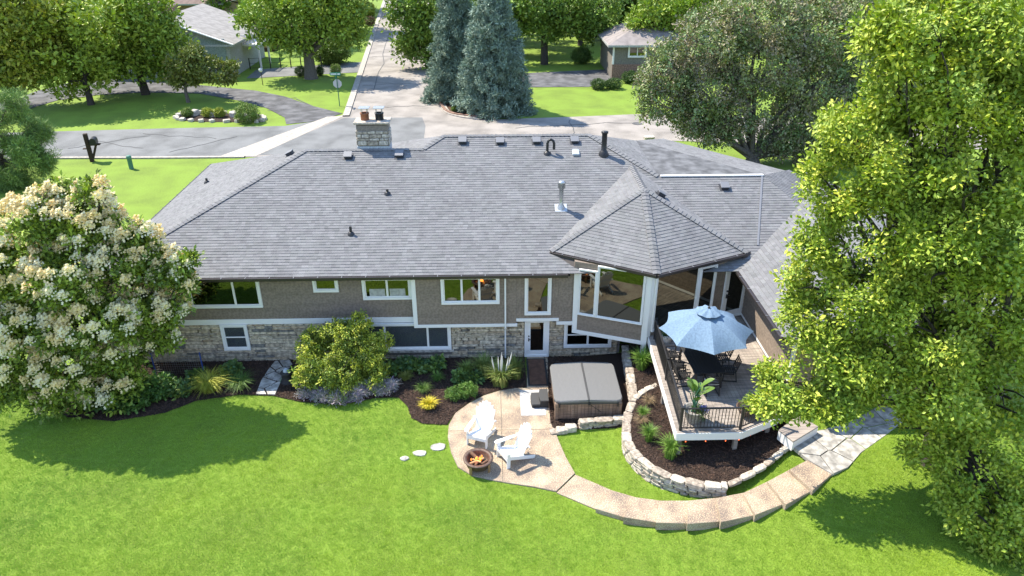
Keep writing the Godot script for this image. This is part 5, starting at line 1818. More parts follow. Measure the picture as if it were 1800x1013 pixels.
# ---------- garden beds ----------
func beds() -> void:
	var G = [Color(0.088, 0.180, 0.028), Color(0.128, 0.240, 0.035), Color(0.064, 0.135, 0.025)]
	var small = leaf_clump("small", 14, 0.07, 0.04, 0.09)
	var hosta = leaf_clump("hosta", 12, 0.2, 0.11, 0.12, 0.3)
	var med = leaf_clump("med", 16, 0.12, 0.06, 0.16)
	# tall euonymus-like shrub against the facade
	var b = gp(602, 690)
	var bl = []
	for q in [[560, 640, 42, -25.7], [600, 600, 45, -26.5], [640, 620, 40, -26.3], [555, 600, 32, -26.4], [590, 655, 42, -25.4], [645, 660, 38, -25.6], [625, 575, 28, -26.8], [540, 665, 25, -25.3], [665, 605, 26, -26.5], [600, 685, 30, -25.1]]:
		var c = gz(q[0], q[1], q[3])
		var r: float = q[2] * 0.0228
		bl.append([c - b, Vector3(r, r * 0.9, r * 0.85), int(260 * r * r) + 30])
	bush("tall_shrub", "tall rounded shrub with yellow green tips against the house front", b, Vector3(1.6, 1.5, 1.0), 0, med, [Color(0.177, 0.248, 0.034), Color(0.416, 0.454, 0.051), Color(0.125, 0.186, 0.031), Color(0.312, 0.372, 0.051)], {"blobs": bl, "gap": -0.15, "gfreq": 0.9, "core": 0.3})
	# catmint along the front of it
	var k = 0
	for q in [[545, 697], [572, 705], [602, 706], [632, 700], [660, 690], [682, 688]]:
		var cl = Color(0.374, 0.352, 0.368)
		var o = bush("catmint", ["silvery lavender catmint clump at the flagstone end of the shrub", "silvery catmint clump second from the flagstone path", "silvery catmint clump third from the flagstone path", "silvery catmint clump fourth from the flagstone path", "silvery lavender catmint clump at the door end of the shrub", "smaller silvery catmint clump beside the bare mulch"][k], gp(q[0], q[1]), Vector3(0.45, 0.24, 0.35), 90, leaf_clump("catmint", 18, 0.16, 0.022, 0.1), [cl, Color(0.272, 0.304, 0.208), Color(0.408, 0.336, 0.432)], {"cat": "plant", "group": "catmint under the tall shrub", "gap": -0.5})
		k += 1
		o.rotation.y = rng.randf() * TAU
	# ornamental grasses
	var gold = [Color(0.32, 0.34, 0.03), Color(0.25, 0.30, 0.03), Color(0.40, 0.40, 0.05)]
	var green = [Color(0.08, 0.17, 0.02), Color(0.12, 0.22, 0.03), Color(0.06, 0.13, 0.02)]
	grass_plant("ornamental_grass", "large arching golden grass in the bed near the flowering tree", gp(370, 688), 1.0, 30, gold, {"spread": 1.0})
	grass_plant("ornamental_grass", "fine dark green grass mound beside the flagstone path", gp(423, 684), 0.8, 24, green, {"spread": 1.0})
	grass_plant("ornamental_grass", "olive gold grass tuft between shrub and hostas", gp(714, 668), 0.5, 14, [Color(0.2, 0.22, 0.04), Color(0.14, 0.18, 0.03)], {"spread": 1.0})
	grass_plant("ornamental_grass", "small green grass tuft in the middle of the sunny mulch", gp(743, 689), 0.5, 14, green, {"spread": 0.95})
	grass_plant("ornamental_grass", "bright yellow grass tuft near the lawn corner of the mulch", gp(753, 718), 0.62, 18, [Color(0.60, 0.48, 0.03), Color(0.5, 0.44, 0.03)], {"spread": 0.8, "wd": 0.03})
	grass_plant("ornamental_grass", "small grass tuft behind the green mounds", gp(769, 670), 0.45, 10, green, {"spread": 1.0})
	grass_plant("feather_grass", "tall feather grass with pale plumes by the patio entrance", gp(879, 678), 1.25, 30, [Color(0.17, 0.24, 0.05), Color(0.25, 0.29, 0.08), Color(0.13, 0.20, 0.035)], {"spread": 0.55})
	grass_plant("feather_grass", "plumeless feather grass under the downspout", gp(852, 660), 1.1, 22, [Color(0.17, 0.24, 0.05), Color(0.25, 0.29, 0.08), Color(0.13, 0.20, 0.035)], {"spread": 0.55})
	grass_plant("feather_grass", "feather grass against the stone beside the lower door", gp(905, 664), 1.1, 22, [Color(0.17, 0.24, 0.05), Color(0.25, 0.29, 0.08), Color(0.13, 0.20, 0.035)], {"spread": 0.5})
	grass_plant("feather_grass", "feather grass between the downspout and green hosta", gp(820, 662), 0.9, 16, [Color(0.17, 0.24, 0.05), Color(0.25, 0.29, 0.08), Color(0.13, 0.20, 0.035)], {"spread": 0.55})
	var s = st()
	var pl = thing("grass_plumes", "pale pinkish seed plumes standing above the feather grass", "plant", gp(879, 676))
	for i in 7:
		var p = Vector3(rng.randfn() * 0.14, rng.randf_range(1.1, 1.35), rng.randfn() * 0.1)
		tube(s, [Vector3(p.x * 0.3, 0, p.z * 0.3), p, p + Vector3(p.x * 0.1, 0.28, 0)], [0.006, 0.03, 0.005], 6)
	obj("plume", s, M.cushion, pl)
	# mounds and broad leaves
	bush("boxwood_mound", "larger bright green mound at the patio edge", gp(822, 697), Vector3(0.42, 0.3, 0.38), 190, small, [Color(0.12, 0.23, 0.035), Color(0.17, 0.29, 0.05)], {"gap": -0.6, "size": 0.9})
	bush("boxwood_mound", "smaller bright green mound touching the other green mound", gp(798, 701), Vector3(0.36, 0.25, 0.34), 150, small, [Color(0.10, 0.20, 0.03), Color(0.16, 0.28, 0.05)], {"gap": -0.6, "size": 0.9})
	k = 0
	for q in [[690, 655, 0.32, "blue green hosta at the shrub side of the shaded bed"], [716, 648, 0.36, "blue green hosta below the wide lower window"], [742, 652, 0.36, "green hosta in the middle of the shaded row"], [768, 648, 0.32, "lighter hosta at the downspout end of the shaded row"], [811, 672, 0.34, "green hosta beside the feather grasses"], [835, 671, 0.24, "small green hosta between mound and feather grass"], [408, 660, 0.42, "broad leaved green plant below the small lower window"], [323, 693, 0.42, "leafy green plant beside the golden grass"], [345, 668, 0.3, "small leafy plant beside the wire fence"]]:
		bush("hosta", q[3], gp(q[0], q[1]), Vector3(q[2], q[2] * 0.6, q[2]), 46, hosta, [Color(0.080, 0.165, 0.063), Color(0.112, 0.195, 0.056), Color(0.160, 0.240, 0.042)], {"cat": "plant", "group": "hostas", "gap": -0.5})
	for q in [[280, 695, 0.75, "leafy hydrangea shrub nearest the wire fence"], [235, 715, 0.8, "leafy hydrangea shrub under the flowering tree, lawn side"], [190, 712, 0.75, "hydrangea shrub deep under the flowering tree"], [150, 700, 0.7, "hydrangea shrub at the outer end of bed"]]:
		bush("hydrangea", q[3], gp(q[0], q[1]), Vector3(q[2], q[2] * 0.62, q[2] * 0.85), 130, leaf_clump("hydra", 14, 0.16, 0.1, 0.16, 0.2), [Color(0.080, 0.165, 0.028), Color(0.128, 0.225, 0.042), Color(0.056, 0.120, 0.021)], {"gap": -0.35})
	# raised bed by the deck
	for q in [[1127, 650, 1.05, "tall green grass between the wall and the bay post"], [1140, 775, 0.72, "bright green grass clump in the middle of the raised bed"], [1177, 805, 0.95, "largest bright green grass clump at the deck corner post"], [1130, 735, 0.5, "thin green grass clump higher up the raised bed"]]:
		var p = gy(q[0], q[1], 0.66)
		p.y = bed_h(p.x)
		grass_plant("ornamental_grass", q[3], p, q[2], 20, [Color(0.13, 0.24, 0.03), Color(0.09, 0.18, 0.025), Color(0.17, 0.28, 0.04)], {"spread": 0.55, "foot": 0.16})
	for q in [[1140, 712, "dry straw coloured plant near the short stone row"], [1128, 745, "dry tan stems low in the raised bed"]]:
		var p = gy(q[0], q[1], 0.66)
		p.y = bed_h(p.x)
		grass_plant("dry_plant", q[2], p, 0.42, 12, [Color(0.28, 0.20, 0.11), Color(0.2, 0.14, 0.08)], {"cat": "plant", "spread": 1.0})

func blobs_px(base: Vector3, list: Array, z: float, dens: float, flat := 0.88, metre := 0.0) -> Array:   # [px, py, radius px, (z)] -> blobs
	var o = []
	for q in list:
		var zz: float = q[3] if q.size() > 3 else z
		var c = gz(q[0], q[1], zz)
		var k = (c - Vector3(0, CH, 0)).dot(-cam_b.z) / F
		var r: float = q[2] * k
		o.append([c - base, Vector3(r, r * flat, r), int(dens * r * r) + 12])
	return o
func near_trees() -> void:
	# flowering tree lilac at the left corner of the house
	var b = gp(196, 700)
	var bl = blobs_px(b, [[60, 400, 58, -25.1], [150, 400, 58, -25.5], [30, 480, 62, -24.7], [120, 490, 66, -24.5], [215, 470, 54, -25.1], [275, 470, 35, -25.5], [70, 580, 66, -24.3], [170, 570, 66, -24.3], [255, 550, 47, -25.1], [30, 640, 47, -24.1], [120, 650, 58, -24.1], [205, 640, 50, -24.5], [-30, 560, 62, -24.5], [110, 350, 31, -25.9], [-40, 440, 54, -24.9], [150, 690, 39, -24.3], [270, 600, 30, -25.5], [245, 425, 32, -25.3], [318, 462, 22, -25.4], [325, 500, 18, -25.3], [165, 345, 26, -25.4], [205, 400, 26, -25.5], [300, 480, 26, -25.4], [295, 545, 28, -25.2], [285, 600, 23, -25.2], [90, 700, 32, -24.0], [215, 690, 35, -24.2], [20, 690, 31, -23.8]], -24, 135, 0.85)
	var t = tree("lilac_tree", "big tree lilac covered in cream blossom at the corner of the house", b, 1.6, 0.2, bl, leaf_clump("lilac", 16, 0.2, 0.1, 0.3), [Color(0.222, 0.300, 0.035), Color(0.306, 0.392, 0.044), Color(0.154, 0.223, 0.032)], {"gap": 0.06, "gfreq": 0.8})
	# blossom panicles on the skin of the crown
	var xf = []
	var cl = []
	var pan = st()
	for i in 84:
		var y = rng.randf()
		var a = rng.randf() * TAU
		var p = Vector3(cos(a), 0, sin(a)) * 0.21 * (1.05 - y * 0.85) * sqrt(rng.randf()) + Vector3.UP * y * 0.27
		var d = Vector3(rng.randfn(), rng.randfn(), rng.randfn()).normalized() * 0.035
		var e = d.cross(Vector3(0.3, 0.9, 0.2)).normalized() * 0.03
		tri(pan, p - d, p + e, p + d, Vector3.UP); tri(pan, p - d, p + d, p - e, Vector3.UP)
	pan.generate_normals()
	var panm = pan.commit()
	for q in bl:
		var n = int(q[1].x * q[1].x * 75.0)
		for i in n:
			var d = Vector3(rng.randfn(), rng.randfn() + 0.55, rng.randfn()).normalized()
			if d.y < -0.1 or gap_noise.get_noise_3dv(q[0] * 3.0 + d * 2.6) < -0.08: continue
			var p: Vector3 = q[0] + d * q[1] * rng.randf_range(0.95, 1.12)
			var skip = false
			for w in bl:
				if w == q: continue
				var e: Vector3 = (p - w[0]) / w[1]
				if e.length() < 0.72: skip = true
			if skip: continue
			var up = (d * 0.6 + Vector3.UP + Vector3(rng.randfn(), 0, rng.randfn()) * 0.25).normalized()
			var x = up.cross(Vector3(0.2, 0.1, 1)).normalized()
			xf.append(Transform3D(Basis(x, up, x.cross(up)).scaled(Vector3.ONE * rng.randf_range(0.9, 1.7)), p))
			cl.append(vary([Color(0.85, 0.77, 0.46), Color(0.86, 0.81, 0.55), Color(0.82, 0.69, 0.36)][rng.randi() % 3], 0.12))
	multi("blossom", panm, M.petal, xf, cl, t)
	# large near tree over the right wing
	b = Vector3(14.8, ground(14.8, -18.9), -18.9)
	bl = blobs_px(b, [[1640, 60, 94, -18.3], [1760, 50, 104, -18.3], [1590, 150, 76, -18.8], [1710, 180, 98, -17.8], [1810, 180, 84, -17.3], [1500, 235, 62, -19.3], [1590, 280, 80, -18.3], [1720, 310, 98, -17.3], [1470, 325, 62, -19.3], [1550, 400, 80, -18.3], [1670, 440, 98, -17.3], [1790, 420, 104, -16.8], [1450, 415, 49, -19.3], [1435, 500, 56, -19.3], [1530, 515, 80, -18.3], [1640, 570, 90, -17.3], [1770, 560, 104, -17.4], [1385, 685, 56, -18.3], [1455, 620, 68, -18.5], [1550, 630, 70, -17.8], [1660, 680, 80, -16.8], [1775, 700, 104, -16.9], [1470, 715, 36, -17.6], [1625, 765, 56, -17.4], [1720, 820, 80, -16.4], [1790, 910, 70, -15.2], [1700, 905, 49, -15.7], [1770, 965, 40, -15.0], [1420, 560, 42, -18.8], [1560, 60, 56, -18.8], [1600, 480, 66, -18.4], [1350, 700, 28, -18.5], [1500, 680, 48, -18.2]], -20, 125, 0.85)
	tree("shade_tree", "large yellow green leafy tree spreading over the right wing and deck end", b, 3.6, 0.34, bl, leaf_clump("oak", 24, 0.15, 0.08, 0.34), [Color(0.470, 0.530, 0.055), Color(0.358, 0.456, 0.050), Color(0.560, 0.583, 0.077), Color(0.246, 0.350, 0.039)], {"gap": 0.05, "gfreq": 0.8, "core": 0.55, "fork": Vector3(-0.6, 3.6, 0.3)})
	# pine at the left edge
	b = gy(18, 335, 1.7)
	b.y = ground(b.x, b.z)
	bl = blobs_px(b, [[25, 230, 42], [55, 260, 38], [10, 280, 48], [50, 295, 36], [0, 320, 44], [20, 180, 24], [65, 230, 20], [70, 275, 22]], b.z, 120, 0.8)
	tree("pine_tree", "soft grey green pine on the front lawn beside the flowering tree", b, 2.0, 0.2, bl, leaf_clump("pine", 30, 0.34, 0.03, 0.28), [Color(0.173, 0.276, 0.064), Color(0.121, 0.209, 0.046), Color(0.225, 0.324, 0.068)], {"mat": "needle", "gap": 0.04, "gfreq": 0.5})
	# grey green crab apple across the street side of the house
	b = gp(1322, 288)
	bl = blobs_px(b, [[1165, 175, 48], [1180, 115, 50], [1250, 160, 60], [1250, 70, 65], [1340, 110, 75], [1340, 30, 75], [1430, 60, 75], [1440, 150, 75], [1510, 110, 65], [1500, 200, 60], [1400, 215, 55], [1300, 200, 50], [1215, 215, 34], [1475, 255, 45], [1420, 262, 32], [1520, 30, 70], [1560, 160, 60], [1255, 232, 36], [1365, 250, 36], [1150, 150, 34], [1540, 250, 45]], b.z, 52, 0.85)
	tree("crab_apple_tree", "wide grey green tree with several pale trunks beyond the flat roof", b, 0.5, 0.5, bl, leaf_clump("crabs", 24, 0.2, 0.12, 0.42), [Color(0.231, 0.306, 0.125), Color(0.173, 0.257, 0.093), Color(0.325, 0.330, 0.167), Color(0.297, 0.270, 0.180)], {"bark": "bark_pale", "gap": -0.2, "gfreq": 0.4})

# ---------- the street side ----------
func simple_house(label: String, x0: float, x1: float, z0: float, z1: float, y0: float, eave: float, pitch: float, wall: String, roofc: Color, gable := false) -> Node3D:
	var h = thing("neighbour_house", label, "house", Vector3((x0 + x1) * 0.5, y0, z0))
	var o = h.position
	body(h, "wall", [[x0 - o.x, 0], [x1 - o.x, 0], [x1 - o.x, z1 - z0], [x0 - o.x, z1 - z0]], -0.3, eave, M[wall])
	var e = 0.6
	var a = Vector3(x0 - e - o.x, eave, e)
	var b = Vector3(x1 + e - o.x, eave, e)
	var c = Vector3(x1 + e - o.x, eave, z1 - z0 - e)
	var d = Vector3(x0 - e - o.x, eave, z1 - z0 - e)
	var m = mat("roof_%s" % wall, roofc, 0.95, "speckle", 0.35)
	var s = st()
	if gable:
		var hw = (b.x - a.x) * 0.5
		var r0 = Vector3(a.x + hw, eave + hw * pitch, e)
		var r1 = Vector3(a.x + hw, eave + hw * pitch, d.z)
		quad(s, a, r0, r1, d, Vector3(-1, 1, 0)); quad(s, b, r0, r1, c, Vector3(1, 1, 0))
		var g = st()
		tri(g, Vector3(x0 - o.x, eave, 0), Vector3(x1 - o.x, eave, 0), Vector3(a.x + hw, eave + (hw - e) * pitch, 0), Vector3.BACK)
		obj("gable", g, M[wall], h)
		g = st()
		bar(g, a, r0, 0.25, 0.1); bar(g, b, r0, 0.25, 0.1)
		obj("rake_board", g, M.white, h)
	else:
		var w = minf((b.x - a.x) * 0.5, (a.z - d.z) * 0.5)
		var r0 = Vector3(a.x + w, eave + w * pitch, (a.z + d.z) * 0.5)
		var r1 = Vector3(b.x - w, eave + w * pitch, (a.z + d.z) * 0.5)
		quad(s, a, b, r1, r0, Vector3(0, 1, 1)); quad(s, c, d, r0, r1, Vector3(0, 1, -1))
		tri(s, a, d, r0, Vector3(-1, 1, 0)); tri(s, b, c, r1, Vector3(1, 1, 0))
	obj("roof", s, m, h)
	s = st()
	box(s, (a + b) * 0.5 + Vector3.DOWN * 0.1, Vector3(b.x - a.x, 0.2, 0.06))
	box(s, (a + d) * 0.5 + Vector3.DOWN * 0.1, Vector3(0.06, 0.2, a.z - d.z - 0.07))
	box(s, (b + c) * 0.5 + Vector3.DOWN * 0.1, Vector3(0.06, 0.2, a.z - d.z - 0.07))
	obj("fascia", s, M.pale_siding, h)
	return h
func street_side() -> void:
	# right neighbour: taupe upper storey over brick, hip roof
	var p = gp(1075, 139)
	var ey = gz(1075, 78, p.z).y - 2.0
	var h = simple_house("taupe hip roofed neighbour house with brick base beyond the street", p.x, p.x + 11.0, p.z, p.z - 9.0, 2.0, ey, 0.42, "taupe", Color(0.30, 0.265, 0.25))
	var A = Vector3(p.x, 0, p.z) - h.position * Vector3(1, 0, 1)
	var B = A + Vector3(11, 0, 0)
	var by = gz(1100, 113, p.z).y - 2.0
	wbar(h, A, B, [-0.02, -0.2, 11.0, by], 0.05, M.brick, "brick_base")
	for r in [[1104, 79, 1137, 101], [1169, 80, 1190, 103]]:
		var q = px_rect(Vector3(p.x, 0, p.z), Vector3(p.x + 11, 0, p.z), r)
		window(h, A, B, [q[0], q[1] - 2.0, q[2], q[3] - 2.0], [0.5], {"casing": 0.14})
	wbar(h, A, B, [-0.05, by, 0.14, ey], 0.07, M.white, "corner_board")
	# left neighbour with gable and white balcony
	p = gp(412, 136)
	h = simple_house("pale grey gabled neighbour house with white balcony behind the oval drive", p.x - 13.0, p.x, p.z, p.z - 12.0, 2.0, 3.4, 0.36, "pale_siding", Color(0.33, 0.31, 0.29), true)
	A = Vector3(p.x - 13.0, 0, p.z) - h.position * Vector3(1, 0, 1)
	B = A + Vector3(13, 0, 0)
	wbar(h, A, B, [8.0, 1.2, 12.6, 3.9], 0.03, M.teal_siding, "shingle_panel")
	wbar(h, A, B, [7.7, 0.0, 7.95, 4.6], 0.06, M.white, "corner_board")
	window(h, A, B, [5.6, 1.0, 7.4, 3.6], [], {"casing": 0.12})
	window(h, A, B, [1.5, 1.0, 3.6, 3.0], [0.5], {"casing": 0.12})
	var s = st()
	box(s, Vector3(7.4, 2.6, -6.0), Vector3(1.9, 0.2, 4.0))
	obj("balcony_floor", s, M.white, h)
	for z in 14:
		s = st()
		box(s, Vector3(8.3, 3.15, -4.1 - z * 0.29), Vector3(0.05, 0.9, 0.1))
		obj("baluster", s, M.white, h)
	for x in 6:
		s = st()
		box(s, Vector3(6.6 + x * 0.32, 3.15, -4.03), Vector3(0.1, 0.9, 0.05))
		obj("baluster", s, M.white, h)
	s = st()
	box(s, Vector3(8.3, 3.64, -6.0), Vector3(0.09, 0.08, 4.1)); box(s, Vector3(7.4, 3.64, -4.03), Vector3(1.75, 0.08, 0.09))
	obj("balcony_rail", s, M.white, h)
	s = st()
	box(s, Vector3(8.2, 1.2, -4.2), Vector3(0.18, 2.7, 0.18)); box(s, Vector3(8.2, 1.2, -7.8), Vector3(0.18, 2.7, 0.18))
	obj("balcony_post", s, M.white, h)
	s = st()
	box(s, Vector3(-0.6, 5.9, -4.0), Vector3(1.6, 1.6, 1.0), Basis(), 0.03)
	obj("chimney", s, M.brick, h)
	# tan house farther back
	var tz = -116.0
	var l = gz(270, 40, tz)
	var r = gz(392, 40, tz)
	h = simple_house("tan two storey house with brown roof far behind the gabled house", l.x, r.x, tz, tz - 10.0, 2.0, gz(330, 6, tz).y - 2.0, 0.4, "tan_siding", Color(0.22, 0.16, 0.14))
	A = Vector3(l.x, 0, tz) - h.position * Vector3(1, 0, 1)
	B = A + Vector3(r.x - l.x, 0, 0)
	for q in [[371, 8, 386, 21], [364, 33, 380, 45]]:
		var w = px_rect(Vector3(l.x, 0, tz), Vector3(r.x, 0, tz), q)
		window(h, A, B, [w[0], w[1] - 2.0, w[2], w[3] - 2.0], [0.5], {"casing": 0.14})
	# spruces and trees of the corner island
	var blue = [Color(0.237, 0.326, 0.254), Color(0.178, 0.267, 0.205), Color(0.296, 0.385, 0.303), Color(0.139, 0.207, 0.148)]
	p = gp(868, 196)
	spruce("tall blue spruce in front of the street corner island", p, 12.6, 3.4, 5200, blue)
	p = gp(806, 174)
	spruce("slightly darker blue spruce at the street side of the island", p, 13.2, 3.2, 4600, [Color(0.178, 0.256, 0.189), Color(0.139, 0.207, 0.148), Color(0.237, 0.316, 0.230)])
	p = gp(1462, 268)
	spruce("low blue spruce half hidden behind the crab apple tree", p, 4.0, 2.2, 1500, blue)
	var g1 = [Color(0.178, 0.278, 0.039), Color(0.243, 0.356, 0.049), Color(0.129, 0.212, 0.030)]
	var g2 = [Color(0.263, 0.367, 0.045), Color(0.340, 0.430, 0.053), Color(0.185, 0.278, 0.036)]
	var yl = [Color(0.304, 0.340, 0.039), Color(0.234, 0.290, 0.031), Color(0.374, 0.380, 0.046)]
	var far = leaf_clump("far", 14, 0.42, 0.24, 0.62)
	p = gp(752, 122)
	tree("maple_tree", "dark green deciduous tree leaning over the side street beside the spruces", p, 2.5, 0.25, blobs_px(p, [[730, 50, 45], [760, 85, 38], [720, 85, 26], [760, 20, 50], [715, 10, 40]], p.z, 26), far, g1, {"gfreq": 0.35})
	p = gp(957, 113)
	tree("oak_tree", "dark shade tree with bare trunk on the neighbour lawn", p, 5.0, 0.38, blobs_px(p, [[940, 10, 50], [1000, 25, 48], [960, 40, 34], [1050, 15, 45], [905, 35, 36], [1040, 50, 30]], p.z, 24), far, g1, {"gfreq": 0.35})
	p = gp(1222, 128)
	tree("oak_tree", "leafy tree reaching one bough over the taupe house roof", p, 3.5, 0.35, blobs_px(p, [[1150, 20, 32], [1200, 35, 34], [1120, 40, 20], [1230, 5, 45], [1240, 70, 30], [1170, 50, 18]], p.z, 30), far, g2, {"gfreq": 0.35})
	p = gp(547, 138)
	tree("ash_tree", "large tree with pale forked trunk on the far lawn by the stop sign", p, 2.6, 0.6, blobs_px(p, [[470, 30, 55], [520, 50, 50], [570, 30, 50], [610, 50, 40], [540, -10, 60], [600, 0, 45]], p.z, 26), far, g2, {"bark": "bark_pale", "gfreq": 0.35})
	p = gp(256, 166)
	tree("maple_tree", "tall green tree on the oval lawn with split trunk", p, 3.0, 0.36, blobs_px(p, [[200, 60, 55], [270, 60, 50], [230, 105, 42], [300, 80, 36], [180, 110, 40], [250, 20, 55], [290, 120, 25]], p.z, 28), far, g2, {"gfreq": 0.35})
	p = gp(160, 184)
	tree("maple_tree", "leaning leafy tree at the shaded end of the oval lawn", p, 2.6, 0.26, blobs_px(p, [[130, 90, 55], [90, 60, 55], [160, 130, 36], [110, 140, 36], [160, 40, 50]], p.z, 28), far, g2, {"gfreq": 0.35})
	p = gp(20, 190)
	tree("locust_tree", "yellow green tree at the far end of the shaded drive", p, 3.0, 0.3, blobs_px(p, [[30, 60, 60], [70, 100, 45], [20, 130, 45], [-20, 80, 60], [60, 20, 55], [0, 10, 60]], p.z, 26), far, yl, {"gfreq": 0.35})
	p = gp(331, 180)
	tree("ornamental_tree", "small spreading ornamental tree on the oval lawn near the drive", p, 1.6, 0.16, blobs_px(p, [[320, 110, 26], [360, 118, 26], [390, 135, 20], [345, 135, 18], [310, 140, 16], [400, 115, 14], [340, 90, 20]], p.z, 46, 0.6), leaf_clump("crab", 16, 0.3, 0.17, 0.42), [Color(0.192, 0.210, 0.042), Color(0.144, 0.180, 0.035), Color(0.240, 0.232, 0.070)], {"bark": "bark_pale", "gfreq": 0.5, "gap": -0.08})
	# trees that close the background
	var kk = 0
	for q in [[860, 62, 0], [1020, 70, 1], [1090, 48, 0], [1160, 36, 0], [1235, 70, 0], [1310, 60, 1], [1420, 55, 0], [660, 40, 1], [590, 45, 0], [430, 35, 0], [200, 70, 1], [100, 80, 0], [-30, 90, 1], [745, 35, 0], [1500, 60, 1], [900, 85, 0], [1000, 48, 0], [1060, 62, 1], [1130, 24, 0], [1190, 50, 1], [830, 30, 0], [360, 20, 0], [500, 70, 1], [40, 50, 0]]:
		p = gp(q[0], q[1] + 10)
		var z = p.z
		if q[0] == 660: p = gp(640, 20)
		var kx = (p - Vector3(0, CH, 0)).dot(-cam_b.z) / F
		var bl = []
		for i in 9: bl.append([Vector3(rng.randfn() * 2.8, rng.randf_range(3.2, 10.5), rng.randfn() * 2.0), Vector3.ONE * rng.randf_range(1.9, 3.0), 95])
		tree("background_tree", ["broad dark tree in the background behind the spruces", "green background tree between the dark tree and taupe house", "dark background tree behind the roof of the taupe house", "dense background tree above the taupe house ridge", "background tree between the taupe house and crab apple", "light green background tree behind the crab apple crown", "dark background tree behind the crab apple's far side", "background tree at the far end of the side street", "dark background tree behind the forked ash tree", "background tree beside the tan house", "background tree behind the tall oval lawn tree", "background tree behind the shaded drive", "background tree beyond the yellow green tree", "dark tree beside the top of the side street", "background tree behind the large yellow green tree", "dark background tree just behind the front spruce", "deep green background tree behind the bare trunked shade tree", "light background tree at the corner of the taupe house", "far dark tree above the taupe house roof", "lighter tree rising right behind the taupe house", "far dark tree behind the darker spruce", "far dark tree behind the tan house roof", "light green tree behind the balcony", "far dark tree behind the yellow green tree"][kk], p, 3.2, 0.3, bl, far, [g1, g2][q[2]], {"gfreq": 0.3, "group": "background trees"})
		kk += 1
	# shrubs of the street side
	var med = leaf_clump("med2", 16, 0.2, 0.11, 0.26)
	for q in [[585, 112, 30, 24, "large light green rounded bush on the far lawn", 1], [591, 131, 10, 9, "small round bush beside the neighbour drive", 1], [530, 134, 11, 9, "small dark bush beside the forked tree trunk", 0], [563, 133, 7, 8, "small bush touching the forked tree trunk", 0], [437, 215, 21, 17, "round clipped green bush at the end of the stone ringed bed", 1], [330, 206, 9, 8, "small green mound in the stone ringed bed", 1], [366, 206, 10, 8, "yellow green low shrub in the stone ringed bed", 2], [387, 206, 9, 8, "smaller yellow green low shrub in the stone ringed bed", 2], [1022, 112, 17, 14, "round dark clipped bush on the neighbour lawn", 0], [1052, 157, 14, 9, "clipped hedge mound at the taupe house, drive side", 0], [1078, 156, 15, 9, "clipped hedge mound below the taupe house corner", 0], [1110, 146, 17, 10, "round clipped bush against the taupe house wall", 0], [845, 200, 9, 7, "small hosta clump in the island bed", 2], [800, 196, 6, 5, "tiny green plant in the island bed", 1], [865, 203, 10, 8, "low green plant at the brick edging", 1], [650, 45, 10, 8, "reddish bush at the far kerb", 3], [642, 30, 18, 12, "yellow bush at the far kerb", 2], [1150, 165, 14, 10, "dark low shrub right of the hedge mounds", 0]]:
		p = gp(q[0], q[1])
		var kx: float = (p - Vector3(0, CH, 0)).dot(-cam_b.z) / F
		var rx: float = q[2] * kx
		var ry: float = q[3] * kx
		bush("round_shrub", q[4], p, Vector3(rx, ry, rx), int(220 + 150 * rx * rx), med, [[Color(0.053, 0.105, 0.019), Color(0.075, 0.140, 0.026)], [Color(0.135, 0.210, 0.033), Color(0.180, 0.266, 0.052)], [Color(0.330, 0.364, 0.039), Color(0.255, 0.322, 0.039)], [Color(0.150, 0.070, 0.046), Color(0.105, 0.070, 0.039)]][q[5]], {"gap": -0.6, "size": clampf(rx * 0.55, 0.4, 1.1)})
	# stone ringed bed on the oval lawn
	var ring = spline(pix([309, 209, 330, 200, 400, 200, 440, 205, 464, 208, 455, 215, 400, 215, 340, 214]), 3, true)
	s = st()
	drape(s, ring, 0.03, 2.0)
	struct("ringed_bed", s, M.mulch)
	var rg = thing("stone_ring", "ring of white boulders around the small bed on the oval lawn", "edging", gp(390, 208))
	for i in ring.size():
		var a: Vector3 = ring[i]
		var b: Vector3 = ring[(i + 1) % ring.size()]
		var n = int(maxf(1, a.distance_to(b) / 0.55))
		for k in n: rock("boulder", rg, a.lerp(b, (k + rng.randf() * 0.5) / n) + Vector3.UP * 0.1 - rg.position, Vector3(rng.randf_range(0.35, 0.6), 0.28, rng.randf_range(0.3, 0.45)), rng.randf() * TAU, M.limestone2)
	for q in [[375, 205], [342, 203], [413, 205]]: rock("boulder", rg, gp(q[0], q[1]) + Vector3.UP * 0.2 - rg.position, Vector3(0.8, 0.55, 0.6), rng.randf() * TAU, M.limestone2)
	tag(rock("boulder", self, gp(813, 193) + Vector3.UP * 0.25, Vector3(0.9, 0.7, 0.7), 0.4, M.flag0), "grey boulder in the island bed below the spruces", "boulder")
	tag(rock("boulder", self, gp(1141, 247) + Vector3.UP * 0.15, Vector3(0.8, 0.4, 0.5), 0.2, M.limestone2), "pale boulder on the kerb behind the flat roof", "boulder")
	# mailbox
	p = gp(162, 284)
	var mb = thing("mailbox", "dark wooden mailbox post with black box on the lawn by the street", "mailbox", p, 0.25)
	s = st()
	bar(s, Vector3(0, -0.2, 0), Vector3(0, 2.0, 0), 0.26, 0.26, 0.02)
	obj("post", s, M.dark_wood, mb)
	s = st()
	bar(s, Vector3(0.12, 0.25, 0), Vector3(0.5, 1.15, 0), 0.14, 0.14, 0.01)
	obj("brace", s, M.dark_wood, mb)
	s = st()
	box(s, Vector3(0.42, 1.2, 0), Vector3(0.75, 0.1, 0.3), Basis(), 0.01)
	box(s, Vector3(-0.22, 0.95, 0), Vector3(0.3, 0.06, 0.2), Basis(), 0.01)
	obj("arm", s, M.dark_wood, mb)
	s = st()
	var prof = []
	for k in 9: prof.append(Vector2(cos(PI * k / 8.0) * 0.2, 0.25 + sin(PI * k / 8.0) * 0.2))
